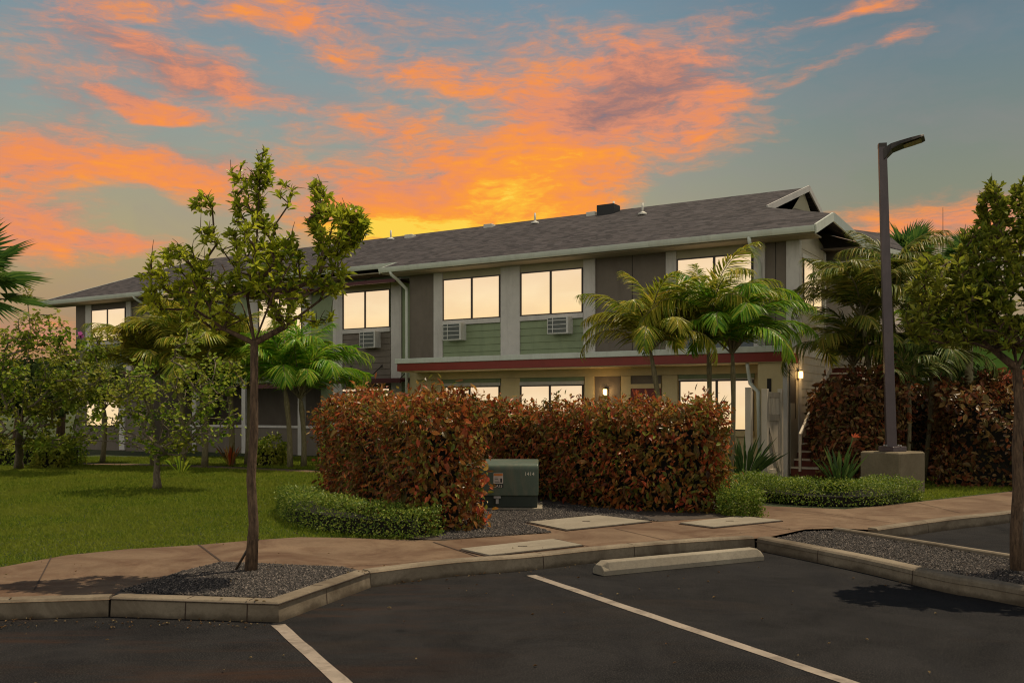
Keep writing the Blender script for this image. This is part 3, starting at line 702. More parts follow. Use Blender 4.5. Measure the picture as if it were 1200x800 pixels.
wbox('seam','dark',bx(741)-.008,bx(741)+.008,-.004,.001,3.03,5.5); wbox('seam','dark',bx(909)-.008,bx(909)+.008,-.004,.001,3.03,5.5)
ac(518.5,550,379,399,0.); ac(641,674,371.5,391.5,0.)
# recess
T1=.85
for a,b,c in((402,457,428),(303,354,328)):
    x0,x1=window(a,b,ZS,ZH,T1,c); sill(x0-.02,x1+.02,T1,ZS)
    wbox('header','tan',x0-.02,x1+.02,T1-.028,T1,ZH+.002,5.6)
siding(bx(401,T1),bx(458,T1),.2,ZS-.13,T1,'brown'); siding(bx(302,T1),bx(355,T1),2.6,ZS-.13,T1,'brown')
for a,b in((390,401),(458,470)): pil(a,b,T1,.15,5.6)
for a,b in((354,364),(290,302)): pil(a,b,T1,2.52,5.6)
ac(421,450,388.5,408,T1)
x0,x1=window(400,457,1.2,2.28,T1,428)
# left block
window(107,147,ZS,ZH,0.,126); sill(bx(106),bx(148),0.,ZS); siding(bx(106),bx(148),2.9,ZS-.13,0.,'bluegrey')
window(101,140,1.0,2.15,0.,120)
pil(100,106.5); pil(147.5,153)
wbox('pilaster','trim',bx(141),bx(147),-.05,.01,.15,2.7)
# canopy
cx0=bx(463,-1.0)
can=part(MB().box(cx0,.03,-1.02,-.0,2.89,3.03),'canopy','gutter',bevel=.012)
part(MB().box(cx0+.06,-.005,-.985,-.02,2.68,2.888),'fascia','red',can)
part(MB().box(cx0+.1,-.03,-.96,-.03,2.66,2.679),'soffit','cream',can)
can2=part(MB().box(bx(96,-.9),XB0+.2,-.9,-.0,2.84,2.95),'canopy','maroon',label='dark maroon canopy on the far left block')
wbox('beam','cream',bx(487),bx(905),-.10,.0,2.46,2.66,label='cream beam under the canopy')
# ground floor front
for a,b,c in((518,585.5,550.5),(610,683.5,644.5),(796,883,840)):
    zz0=1.1
    xx=window(a,b,zz0,2.26 if a<700 else 2.32,0.,c)
    wbox('header','trim',xx[0]-.02,xx[1]+.02,-.05,.005,2.262 if a<700 else 2.322,2.35)
    wbox('panel','green',xx[0]-.02,xx[1]+.02,-.03,.005,2.352,2.458)
    sill(xx[0],xx[1],0.,zz0,'cream')
for a,b in((500,517),(587,609),(685,696),(728,739),(776,794)): pil(a,b,0.,.15,2.458,'cream',.05,'pilaster')
wbox('panel','brown',bx(697),bx(727),-.02,.005,.15,2.458,label='brown entry panel with a lit wall lamp')
wbox('transom','brown',bx(740),bx(775),-.02,.005,2.25,2.458)
wbox('header','cream',bx(739.5),bx(775.5),-.05,.005,2.14,2.248)
dr=wbox('door','door',bx(740),bx(775),-.025,.005,.16,2.138,label='dark red front door')
part(MB().box(bx(773)-.02,bx(773)+.0,-.07,-.026,1.05,1.09),'handle','metal',dr)
# wall lamps
def wlamp(x,y,z,nx,ny):
    root=part(MB().box(x-.06,x+.06,y-.02,y+.0,z-.13,z+.09) if ny else MB().box(x,x+.02,y-.06,y+.06,z-.13,z+.09),'wall_lamp','frame')
    c=(x+nx*.08,y+ny*.08,z)
    part(MB().tube([(c[0],c[1],z-.10),(c[0],c[1],z-.09),(c[0],c[1],z+.05),(c[0],c[1],z+.06)],[.03,.05,.05,.03],12),'lamp_shade',lampglow,root)
    part(MB().tube([(c[0],c[1],z+.061),(c[0],c[1],z+.09)],[.07,.03],12),'cap','frame',root)
    ld=bpy.data.lights.new('wall_lamp_light','POINT'); ld.energy=6; ld.color=(1.,.62,.25); ld.shadow_soft_size=.06
    lo=bpy.data.objects.new('wall_lamp_light',ld); C.objects.link(lo); lo.parent=root
    lo.location=(x+nx*.22,y+ny*.22,z)
wlamp(bx(711),-.02,2.07,0,-1)
wlamp(.0,-.12,2.42,1,0)
# storage closet under the right end of the canopy
wbox('closet','cream',bx(888,-.9),-.022,-.9,.0,.1,2.659,label='cream storage closet under the right end of the canopy')
wbox('vent_strip','dark',bx(899,-.9),bx(904,-.9),-.91,-.899,1.1,2.3)
wbox('corner_post','trim',-.10,.004,-.93,-.86,.1,2.655)
wbox('closet_side','sidewall',-.02,.001,-.855,-.002,.1,2.655)
dr=wbox('closet_door','brown',0.002,.02,-.78,-.40,.15,2.5)
part(MB().box(.021,.03,-.76,-.42,.18,1.75),'door_panel','sidewall',dr)
wbox('trim_strip','frame',.002,.012,-.33,-.28,1.4,2.5)
# side wall details
wbox('corner_board','white',0.002,.03,.032,.14,.1,5.5)
wbox('corner_board','white',0.002,.03,2.3,2.42,.1,5.5)
m=MB(); y0,y1=.145,2.295
z=.2
while z<5.45:
    zt=min(z+.19,5.5); m.poly([(.022,y0,z),(.022,y1,z),(.004,y1,zt),(.004,y0,zt),(.0,y0,z),(.0,y1,z)],[(0,1,2,3),(1,0,4,5)]); z+=.19
part(m,'siding','sidewall')
# side window
def side_t(px,x=.03):
    r=(px-600)/F; return (r*(O[1]+x*U[1])-O[0]-x*U[0])/(V_[0]-r*V_[1])
ya,yb=side_t(941.5),side_t(963)
yb=min(yb,2.25); ya=max(ya,.16)
m=MB()
for (p,q,r_,s_) in((ya,yb,3.98,4.02),(ya,yb,5.08,5.12),(ya,ya+.04,4.02,5.08),(yb-.04,yb,4.02,5.08),((ya+yb)/2-.03,(ya+yb)/2+.03,4.02,5.08)): m.box(.02,.045,p,q,r_,s_)
w=part(m,'window','frame'); part(MB().box(.024,.032,ya+.04,(ya+yb)/2-.03,4.02,5.08),'pane','pane',w); part(MB().box(.024,.032,(ya+yb)/2+.03,yb-.04,4.02,5.08),'pane','pane',w)
wbox('window_trim','white',.022,.05,.145,2.295,5.122,5.22); wbox('window_trim','white',.022,.05,.145,2.295,3.86,3.978)
wbox('belt_board','white',.022,.05,.145,2.295,2.85,3.0)
# awnings in the recess
def awning(p0,p1,pyo,proj,name='awning',up=.45,z=None):
    t=T1-proj; xa,xb=bx(p0,t),bx(p1,t); zo=bz((p0+p1)/2,pyo,t)
    m=MB(); m.box(xa,xb,t,t+.05,zo-.05,zo+.05)
    zi=zo+.12
    n=9
    for i in range(n):
        y=t+.07+(proj-.1)*i/n; zz=zo+(zi-zo)*i/n; m.box(xa+.03,xb-.03,y,y+.055,zz-.01,zz+.012)
    m.box(xa,xa+.04,t+.05,T1,zo-.02,zo+.05).box(xb-.04,xb,t+.05,T1,zo-.02,zo+.05)
    a=part(m,name,'maroon')
    for k in range(3):
        x=xa+.1+(xb-xa-.2)*k/2
        part(MB().tube([(x,t+.06,zo+.04),(x,T1-.02,zo+up)],.014,6).box(x-.04,x+.04,T1-.03,T1,zo+up-.05,zo+up+.05),'rod','frame',a)
awning(385,463,331.5,.75,up=.32); awning(389,469,447,.8,up=.50)
awning(285,360,343,.75,up=.3); awning(285,362,453,.8,up=.5)
# roof
K=.345; EY=-.7; EZ=5.67; TR=6.6; ZR=EZ+K*(TR-EY)
sl=lambda t:EZ+K*(t-EY)
P=(.55,.84,sl(.84)); Fp=(1.0,2.05,5.70); Q=(-1.72,3.2,sl(3.2)); Rr=(-1.5,TR,ZR)
gl=bx(446,-.7)+.0; XRd=.55; xe=bx(47,-.7)
xg2=bx(187,-.7)
front=[(gl,EY,EZ),(XRd,EY,EZ),P,Q,Rr,(xe,TR,ZR),(xe,EY,EZ),(xg2,EY,EZ),(xg2,.12,sl(.12)),(gl,.12,sl(.12))]
bk=[(Rr[0],TR,ZR),(Rr[0],TR*2-EY,EZ),(xe,TR*2-EY,EZ),(xe,TR,ZR)]
m=MB().sheet(front,.06)
roof=part(m,'roof','shingles')
part(MB().sheet(bk,.06),'rear_slope','shingles',roof)
# recess eave strip and right lower roof back side
gx=(bx(1062,6.2),6.2); gz=bz(1062,299,6.2)
gg=(gx[0],gx[1],gz+.12); Bq=(.2,9.5,gz+1.2); Qb=(Q[0],3.9,sl(3.2)-.2)
lowm=MB()
for t_ in ((P,Fp,Q),(Fp,Qb,Q),(Fp,gg,Qb),(gg,Bq,Qb)): lowm.sheet(list(t_),.06)
part(lowm,'side_slope','shingles',roof)
part(MB().bar((Fp[0]+.03,Fp[1]+.1,Fp[2]-.10),(gx[0],gx[1],gz),.10,.12),'gutter','gutter')
# bargeboards
def barge(a,b,name='bargeboard',w=.04,h=.20,mat='gutter'):
    return part(MB().bar((a[0]+.022,a[1],a[2]-h/2+.0),(b[0]+.022,b[1],b[2]-h/2+.0),w,h),name,mat)
barge((XRd,EY-.06,EZ+.02),(P[0],P[1],P[2]+.02)); barge((P[0],P[1],P[2]+.02),(Fp[0],Fp[1],Fp[2]+.02))
barge((Q[0],Q[1],Q[2]+.05),(Rr[0],Rr[1],Rr[2]+.05),h=.17,mat='trim'); barge((Rr[0],Rr[1],Rr[2]+.05),(Rr[0]+.03,TR+3.4,ZR-K*3.4+.05),h=.17,mat='trim')
part(MB().poly([(Rr[0]-.14,2.5,5.5),(Rr[0]-.14,TR,ZR-.08),(Rr[0]-.14,TR*2-2.5,5.5)],[(0,2,1)]),'gable_wall','tan',label='small tan gable wall at the right end of the ridge')
part(MB().sheet([(-1.62,2.05,5.62),(Fp[0]-.08,2.1,5.58),(gx[0]-.1,gx[1],gz-.03),(-1.62,9.,gz+.1)],.03),'porch_ceiling','brown')
part(MB().poly([(-1.6,2.7,5.2),(.93,2.7,5.2),(.95,2.7,5.70),(.04,2.7,6.03),(-1.6,2.7,6.72)],[(0,1,2,3,4)]),'end_wall','brown')
part(MB().poly([(-1.61,.9,5.5),(-1.61,TD,5.5),(-1.61,TD,5.9),(-1.61,TR+1,7.6),(-1.61,TR-1,7.4),(-1.61,3.0,6.7),(-1.61,.9,6.0)],[tuple(range(7))]),'end_wall','brown')
# gable wall below the lower rake, soffits
part(MB().poly([(-.02,0.,5.5),(-.02,.84,sl(.84)-.12),(-.02,2.3,5.7),(-.02,2.48,5.5)],[(0,3,2,1)]),'gable_wall','sidewall')
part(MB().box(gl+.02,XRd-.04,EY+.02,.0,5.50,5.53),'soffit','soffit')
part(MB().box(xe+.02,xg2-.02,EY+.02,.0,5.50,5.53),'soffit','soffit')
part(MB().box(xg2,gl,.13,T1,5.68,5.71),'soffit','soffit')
# gutters
def gutter(x0,x1,y,z,label=None):
    prof=[(y+.0,z-.13),(y-.07,z-.13),(y-.095,z-.08),(y-.11,z-.02),(y-.11,z+.005),(y-.095,z+.005),(y+.0,z-.01)]
    n=len(prof); v=[(x0,a,b) for a,b in prof]+[(x1,a,b) for a,b in prof]
    fs=[(i,i+n,(i+1)%n+n,(i+1)%n) for i in range(n)]+[tuple(range(n)),tuple(range(2*n-1,n-1,-1))]
    part(MB().poly(v,fs),'gutter','gutter',label=label)
gutter(gl,XRd,EY,EZ-.01,'long pale gutter along the front eave'); gutter(xe,xg2,EY,EZ-.01); gutter(xg2+.0,gl-.0,.12,sl(.12)-.02)
part(MB().sheet([(gl-.02,EY,EZ-.0),(gl-.02,.12,sl(.12)),(gl-.06,.12,sl(.12)),(gl-.06,EY,EZ)],.16),'bargeboard','gutter')
part(MB().sheet([(xg2+.06,EY,EZ-.0),(xg2+.06,.12,sl(.12)),(xg2+.02,.12,sl(.12)),(xg2+.02,EY,EZ)],.16),'bargeboard','gutter')
part(MB().sheet([(xe,EY,EZ+.01),(xe,TR,ZR+.01),(xe-.04,TR,ZR+.01),(xe-.04,EY,EZ+.01)],.2),'bargeboard','gutter')
# downspouts
def spout(pts,r=.045): return part(MB().tube(pts,r,10),'downspout','gutter')
xd=XL-.06
spout([(bx(458,-.72),-.74,5.55),(bx(459,-.72),-.73,5.45),(bx(466,-.5),-.5,5.33),(xd+.0,-.08,5.12),(xd,-.06,5.0),(xd,-.06,3.5),(xd,-.06,.15)])
xd2=XB0+.06
spout([(bx(157,-.72),-.74,5.55),(bx(158,-.7),-.7,5.47),(bx(172,-.2),-.2,5.25),(xd2,-.06,5.15),(xd2,-.06,5.0),(xd2,-.06,2.96)])
xd3=bx(891)
spout([(bx(878,-.72),-.74,5.55),(bx(878.5,-.72),-.72,5.42),(bx(886,-.4),-.35,5.15),(xd3+.02,-.12,5.0),(xd3+.02,-.12,3.03)])
spout([(bx(875,-.95),-.9,2.65),(bx(876,-.9),-.86,2.5),(bx(884,-.6),-.9,2.2),(bx(890,-.9),-1.0,2.0),(bx(891,-1.),-1.0,.2)],.045)
# roof vents
def vent(px,py,hh=.35,rad=.03):
    d=np.array([(px-600)/F,1.]);dz=(HZ-py)/F; a=dz-K*(V_@d); b=EZ+K*(.7-V_@O)-H; Y=b/a; p=d*Y
    lx,ly=U@(p-O),V_@(p-O); z=sl(ly)
    r=part(MB().tube([(lx,ly,z-.02),(lx,ly,z+hh)],rad,10),'vent_pipe','white')
    part(MB().tube([(lx,ly,z-.02),(lx,ly,z+.05),(lx,ly,z+.09)],[.16,.12,rad+.005],12),'flashing','white',r)
for px,py in((458,281),(627,262),(753,251.5),(719,248.5)): vent(px,py)
def rbox(px,py,w,h,mat,name='roof_vent'):
    d=np.array([(px-600)/F,1.]);dz=(HZ-py)/F; a=dz-K*(V_@d); b=EZ+K*(.7-V_@O)-H; Y=b/a; p=d*Y
    lx,ly=U@(p-O),V_@(p-O); z=sl(ly)
    return part(MB().box(lx-w/2,lx+w/2,ly,ly+w*.8,z-.12,z+h),name,mat,bevel=.02)
rbox(478,279,.34,.14,'white'); rbox(571,267,.34,.14,'white'); rbox(692,253,.34,.14,'white')
r=rbox(709,251.5,.62,.34,'black')
# porch, landing and stairs on the right side
wbox('beam','white',-1.5,.9,2.6,2.75,5.1,5.32); 
part(MB().bar((.75,2.7,5.25),(gx[0]-.3,6.1,gz-.3),.14,.22),'beam','white')
wbox('post','trim',.66,.80,2.55,2.69,2.9,5.1)
wbox('landing','white',-.1,1.6,3.4,6.0,2.75,2.95)
wbox('parapet','white',bx(1048,6),bx(1088,6),6.0,6.1,bz(1068,446,6.),bz(1068,418,6.),label='white balcony parapet behind the palms')
m=MB(); sx0,sx1=.03,1.15
for i in range(15):
    m.box(sx0,sx1,-.75+i*.27,-.75+(i+1)*.27,.12,.15+(i+1)*.17-.03)
st=part(m,'stairs','brick')
m=MB()
for i in range(15): m.box(sx0,sx1,-.78+i*.27,-.75+(i+1)*.27,.15+(i+1)*.17-.028,.15+(i+1)*.17+.01)
part(m,'treads','fence',st)
part(MB().bar((1.19,-.95,.25),(1.19,3.3,2.95),.05,.28),'stringer','fence',st)
part(MB().bar((.30,-1.0,.25),(.30,-1.0,1.05),.05,.05).bar((.30,-1.0,1.05),(.30,3.2,3.7),.05,.06),'handrail','fence',st)
part(MB().bar((1.19,-.9,.25),(1.19,-.9,1.0),.05,.05).bar((1.19,-.9,1.0),(1.19,3.2,3.6),.04,.05),'handrail','fence',st)

# ------------------------------------------------------------------ gate and fence
def bw(x,y,z=0): p=O+U*x+V_*y; return (p[0],p[1],z)
gate=empty('gate',bw(-.06,-2.30,.14),TH); tag(gate,'narrow pale wooden gate with slatted top and diagonal brace by the stairs','gate')
def gp(mb,n,mat='fence',par=gate): return mb.build(n,M[mat],par,.004)
gp(MB().box(-.05,.05,1.0,1.10,0,1.92),'post')
gp(MB().box(-.06,.06,-.13,-.0,0,1.90),'post')
gp(MB().box(-.02,.02,.04,.97,1.72,1.84).box(-.02,.02,.04,.97,1.22,1.36).box(-.02,.02,.04,.97,.08,.2).box(-.02,.02,.04,.12,.2,1.72).box(-.02,.02,.89,.97,.2,1.72),'frame')
m=MB()
for i in range(8): y=.15+i*.095; m.box(-.012,.012,y,y+.04,1.361,1.719)
gp(m,'slats')
m=MB()
for i in range(6): y=.121+i*.1285; m.box(-.008,.008,y,y+.122,.201,1.219)
gp(m,'panel')
gp(MB().bar((.03,.06,1.2),(.03,.93,.12),.02,.09),'brace')
gp(MB().box(.021,.05,.05,.09,.95,1.08),'latch','black')
fen=empty('fence',bw(-.35,-2.55,.14),TH); tag(fen,'short run of pale wooden fence left of the gate, mostly behind the shrubs','fence')
gp(MB().box(-.06,.06,-.06,.06,0,1.93),'post',par=fen)
gp(MB().box(-.03,.03,.06,.2,0,1.85),'board',par=fen)

# ------------------------------------------------------------------ street lamp
bx0,by0=6.82,17.13
lamp=empty('street_lamp',(bx0-.02,by0+.12,GZ),R(-12)); tag(lamp,'tall square bronze parking lot lamp on a concrete block','street lamp')
w=.395
o=MB().box(-w,w,-w,w,-.02,.72,.025).build('base_block',M['block'],lamp)
o.rotation_euler=(0,0,R(48)); 
MB().box(-.17,.17,-.17,.17,.72,.81,.008).build('base_cover',M['pole'],lamp).rotation_euler=(0,0,R(40))
pl=MB().tube([(0,0,.80),(0,0,6.20)],[.122,.094],4,square=True).build('pole',M['pole'],lamp,.006); pl.rotation_euler=(0,R(-1.6),R(0))
tx=-math.sin(R(1.6))*6.2
MB().tube([(tx-.0,0,6.15),(tx-.0,0,6.22)],[.097,.097],4,square=True).build('pole_cap',M['fixture'],lamp)
# curved head
m=MB(); sec=[(.03,-.06,.075,.13),(.10,-.02,.09,.11),(.20,.03,.15,.07),(.40,.06,.20,.045),(.62,.085,.21,.04),(.80,.105,.20,.032),(.86,.112,.18,.025)]
vv=[]
for x,z,hw,hh in sec: vv+= [(x,-hw,z-hh),(x,hw,z-hh),(x,hw*.85,z+hh*.6),(x,-hw*.85,z+hh*.6)]
fs=[]
for i in range(len(sec)-1):
    for j in range(4): fs.append((i*4+j,i*4+(j+1)%4,i*4+4+(j+1)%4,i*4+4+j)[::-1])
fs+=[(0,1,2,3),tuple(range(len(vv)-4,len(vv)))[::-1]]
m.poly(vv,fs); hd=m.build('lamp_head',M['fixture'],lamp,.006); hd.location=(tx,0,6.10); hd.scale=(.82,1,1); hd.rotation_euler=(0,R(-3),R(-15))
m=MB().poly([(.44,-.12,.012),(.44,.12,.012),(.80,.16,.068),(.80,-.16,.068)],[(0,1,2,3)]).poly([(.44,-.12,.004),(.44,.12,.004),(.80,.16,.060),(.80,-.16,.060)],[(3,2,1,0)])
m.build('lens',M['lens'],hd)
for i,(sx_,sy_) in enumerate(((-.12,-.12),(.12,-.12),(.12,.12),(-.12,.12))):
    o=MB().tube([(sx_,sy_,.81),(sx_,sy_,.835)],.018,6).build('bolt',M['metal'],lamp); 

# ------------------------------------------------------------------ transformer cabinet
tb=G(563,597,GZ); tr=empty('utility_cabinet',(-.20,tb[1]+.45,GZ),R(-2)); tag(tr,'low green metal utility cabinet between the red hedges','utility cabinet')
MB().box(-.66,.66,-.52,.52,-.02,.03).build('pad',M['lid'],tr,.01)
MB().box(-.585,.585,-.42,.42,.031,.20).build('base',M['trdark'],tr,.01)
# hood with rounded top front edge
pr=[(-.45,.20)]+[(-.45+.09*(1-math.cos(a)),.585+.09*math.sin(a)) for a in np.linspace(0,math.pi/2,7)]+[(.40,.70),(.45,.66),(.45,.20)]
n=len(pr); 
v=[(-.60,a,b) for a,b in pr]+[(.60,a,b) for a,b in pr]
MB().poly(v,[(i,i+n,(i+1)%n+n,(i+1)%n) for i in range(n)]+[tuple(range(n)),tuple(range(2*n-1,n-1,-1))]).build('hood',M['trgreen'],tr,.018)
MB().box(-.05,.05,-.475,-.453,.17,.20).build('latch',M['metal'],tr)
MB().box(-.02,.02,-.478,-.422,.09,.16).build('padlock',M['metal'],tr)
MB().box(-.10,.02,-.458,-.452,.665-.01,.67).build('hinge',M['ltext'],tr) if False else None
stk=MB().box(-.055,.085,-.4535,-.4505,.385,.535).build('warning_sticker',M['sticker'],tr)
MB().box(-.05,.08,-.456,-.4538,.495,.53).build('sticker_header',M['orange'],stk)
m=MB()
for i in range(4): m.box(-.04,.035-.01*i,-.4555,-.4538,.40+i*.022,.407+i*.022)
m.box(.045,.07,-.4555,-.4538,.40,.46)
m.build('sticker_text',M['black'],stk)
pn=MB().box(-.06,.09,-.4535,-.4505,.32,.378).build('number_plate',M['black'],tr)
def text(s,size,loc,mat,parent,rot=(R(90),0,0),name='lettering'):
    cu=bpy.data.curves.new(name,'FONT'); cu.body=s; cu.size=size; cu.extrude=.0008; cu.align_x='CENTER'
    o=bpy.data.objects.new(name,cu); C.objects.link(o)
    dg=bpy.context.evaluated_depsgraph_get(); me=bpy.data.meshes.new_from_object(o.evaluated_get(dg))
    bpy.data.objects.remove(o); o=bpy.data.objects.new(name,me); C.objects.link(o); me.materials.clear(); me.materials.append(M[mat])
    o.parent=parent; o.location=loc; o.rotation_euler=rot; return o
text('2A15',.055,(.015,-.4555,.329),'ltext',pn)
text('1414',.075,(.47,-.4525,.50),'ltext',tr)

# ------------------------------------------------------------------ vegetation builders
def taper_path(mb,pts,r0,r1,n=8,wob=.0):
    k=len(pts); mb.tube(pts,[r0+(r1-r0)*(i/(k-1))**.8 for i in range(k)],n)
def tree(name,label,cat,base,fork,blobs,ncl,leafm,barkm,leafL,leafW,per,r_trunk,group=None,extra_limbs=(),lean=None,tip=.004,upb=.8,shell=.55,stems=None,round_=False):
    """blobs: list of (centre xyz, radii xyz, weight)"""
    base=np.array(base,float); fork=np.array(fork,float)
    root=empty(name,tuple(base)); tag(root,label,cat,group)
    w=np.array([b[2] for b in blobs],float); w/=w.sum()
    idx=rng.choice(len(blobs),ncl,p=w); pts=[]
    for i in idx:
        c=np.array(blobs[i][0]);rr=np.array(blobs[i][1]); d=rdir(1)[0]; pts.append(c+d*rr*(shell+(1-shell)*rng.random())**.6*rng.uniform(.55,1.0)**.5)
    pts=np.array(pts); order=np.argsort(np.linalg.norm(pts-fork,axis=1))
    nodes=[base]+[base+(fork-base)*t+np.array([rng.normal(0,.012),rng.normal(0,.012),0]) for t in (.2,.4,.6,.8)]+[fork]
    par=[-1,0,1,2,3,4]; nf=len(nodes)
    for q in extra_limbs:
        last=5
        for p_ in q: nodes.append(np.array(p_,float)); par.append(last); last=len(nodes)-1
    tips=[]
    for i in order:
        p=pts[i]; arr=np.array(nodes[5:]); d=p-arr; L=np.linalg.norm(d,axis=1)
        cost=L*(1+.8*np.maximum(0,-d[:,2]/(L+1e-6)+.1)) + .12*np.linalg.norm(arr-fork,axis=1)
        j=int(np.argmin(cost))+5; a=nodes[j]; last=j; Ls=np.linalg.norm(p-a); k=max(1,int(Ls/.16))
        sag=rng.normal(0,.035*Ls,3)
        for s_ in range(1,k+1):
            t=s_/k; q=a+(p-a)*t+sag*math.sin(math.pi*t)+np.array([0,0,-.10*Ls*math.sin(math.pi*t)*(1 if not round_ else .3)])
            nodes.append(q if s_<k else p); par.append(last); last=len(nodes)-1
        tips.append(last)
    n=len(nodes); wt=np.zeros(n); ch=[[] for _ in range(n)]
    for i in range(1,n): ch[par[i]].append(i)
    for i in range(n-1,-1,-1):
        wt[i]=1. if not ch[i] else sum(wt[c] for c in ch[i])
    rad=tip+ (r_trunk*.72-tip)*(wt/wt[5])**.47
    for i in range(5): rad[i]=r_trunk*(1.12 if i==0 else 1-.06*i)
    rad[0]=r_trunk*1.25
    mbT=MB(); mbB=MB()
    mbT.tube([tuple(nodes[i]-base) for i in range(6)],[rad[i] for i in range(5)]+[r_trunk*.74],10)
    # branches as chains
    done=set()
    for i in range(5,n):
        for c in ch[i]:
            if c in done: continue
            if ch[i] and c!=max(ch[i],key=lambda q:wt[q]) or i==5:
                chain=[i,c]
            else: continue
            while ch[chain[-1]]:
                chain.append(max(ch[chain[-1]],key=lambda q:wt[q]))
            for q in chain[1:]: done.add(q)
            rr=[min(rad[chain[0]],rad[chain[1]]*1.15)]+[rad[q] for q in chain[1:]]
            mbB.tube([tuple(nodes[q]-base) for q in chain],rr,5 if rr[0]<.02 else 7,cap=False)
    for i in tips[::2]:
        p=nodes[i]-base; d_=rdir(1,.1)[0]*rng.uniform(.06,.16); mbB.tube([tuple(p-[0,0,.01]),tuple(p+d_*.5+[0,0,.01]),tuple(p+d_)],[.0035,.0028,.0018],4,cap=False)
    mbT.build('trunk',M[barkm],root); mbB.build('branches',M[barkm],root)
    tm=TM(); tp=np.array([nodes[i] for i in tips]); par_=np.array([nodes[par[i]] for i in tips]); ax=norm(tp-par_+np.array([0,0,.04]))
    ax=norm(ax+np.array([0,0,upb])*1.0)
    k=per; N=len(tips)*k
    P_=np.repeat(tp,k,0)-np.repeat(ax,k,0)*rng.uniform(0,.07 if not round_ else .16,(N,1))-base
    if round_: P_+=rng.normal(0,.07,(N,3))
    rd=rdir(N); D=norm(np.repeat(ax,k,0)*rng.uniform(.25,1.1,(N,1))+rd*.8)
    if round_: D=norm(rd*[1,1,.6]+[0,0,-.1])
    up=np.repeat(ax,k,0)+rng.normal(0,.2,(N,3))
    sc=rng.uniform(.65,1.15,N)*np.repeat(rng.uniform(.8,1.15,len(tips)),k)
    pf=((.3,.55),(.68,1.)) if not round_ else ((.25,.8),(.6,1.))
    V,T=leaves(P_,D,up,leafL*sc,leafW*sc,pf,.35,rng.uniform(-.05,.3))
    tm.add(V,T); tm.build('crown',M[leafm],root)
    return root
def PB(px,py,rx,ry,Y,w=1.,ry_d=None):
    c=AT(px,py,Y); s=Y/F; return (c,(rx*s,(ry_d if ry_d else (rx+ry)/2*s),ry*s),w)

Y0=8.84
tree('tree','slender young tree with glossy leaf rosettes in the gravel planter on the left','tree',
  G(294,668,GZ),AT(298,402,Y0),
  [PB(210,318,44,34,Y0,1.25),PB(238,238,13,17,Y0,.2),PB(244,275,14,20,Y0,.2),PB(185,350,22,16,Y0,.3),PB(245,345,40,40,Y0,.9,.45),
   PB(300,300,36,62,Y0,1.7,.5),PB(308,196,12,26,Y0,.28,.15),PB(275,200,12,12,Y0,.1,.1),PB(335,226,10,22,Y0,.14,.1),PB(290,235,20,30,Y0,.4,.25),
   PB(330,315,34,50,Y0,.8,.5),PB(392,270,34,36,Y0,1.3,.4),PB(372,232,14,18,Y0,.3,.2),PB(415,262,18,24,Y0,.45,.2),PB(385,325,26,24,Y0,.4,.3),
   PB(350,365,46,20,Y0,.4,.5),PB(262,375,30,16,Y0,.35,.4)],
  550,'leafA','bark',.092,.036,11,.049,
  extra_limbs=[[AT(262,385,Y0),AT(228,362,Y0-.1),AT(205,335,Y0-.1)],[AT(335,382,Y0),AT(375,352,Y0+.1),AT(392,315,Y0+.1),AT(398,280,Y0)],[AT(290,350,Y0+.1),AT(300,300,Y0),AT(303,240,Y0),AT(306,190,Y0)],[AT(318,350,Y0-.3),AT(340,310,Y0-.4)],[AT(285,360,Y0+.4),AT(260,310,Y0+.5)]])
st=empty('stake',(G(276,668,GZ))); tag(st,'thin dark stake leaning against the left tree trunk','stake')
MB().tube([(0,0,0),(.16,.05,.30)],.012,6).build('rod',M['frame'],st); MB().tube([(.10,.02,.30),(.16,.05,.30),(.2,.04,.27)],.010,6).build('hook',M['frame'],st)

Y1=9.0; tb=(4.72,9.0,.10)
tree('tree','dark leafy tree rising from the gravel island at the right edge','tree',
  tb,AT(1192,432,Y1),
  [PB(1095,330,32,36,Y1,.9,.4),PB(1105,390,42,16,Y1,.6,.45),PB(1162,245,14,34,Y1,.5,.2),PB(1150,300,30,40,Y1,1.,.4),PB(1185,350,50,50,Y1,1.9,.7),
   PB(1240,290,55,70,Y1,2.0,.8),PB(1270,380,60,40,Y1,1.2,.7),PB(1130,355,40,34,Y1,1.2,.6),PB(1075,375,18,16,Y1,.3,.25),PB(1200,250,34,44,Y1,1.0,.5),PB(1180,395,50,16,Y1,.5,.7)],
  880,'leafB','bark',.095,.040,12,.058,
  extra_limbs=[[AT(1165,410,Y1),AT(1130,398,Y1-.1),AT(1095,385,Y1-.1)],[AT(1185,370,Y1),AT(1172,320,Y1),AT(1165,260,Y1)],[AT(1215,380,Y1),AT(1240,320,Y1)],[AT(1180,380,Y1+.5),AT(1140,350,Y1+.6)]])

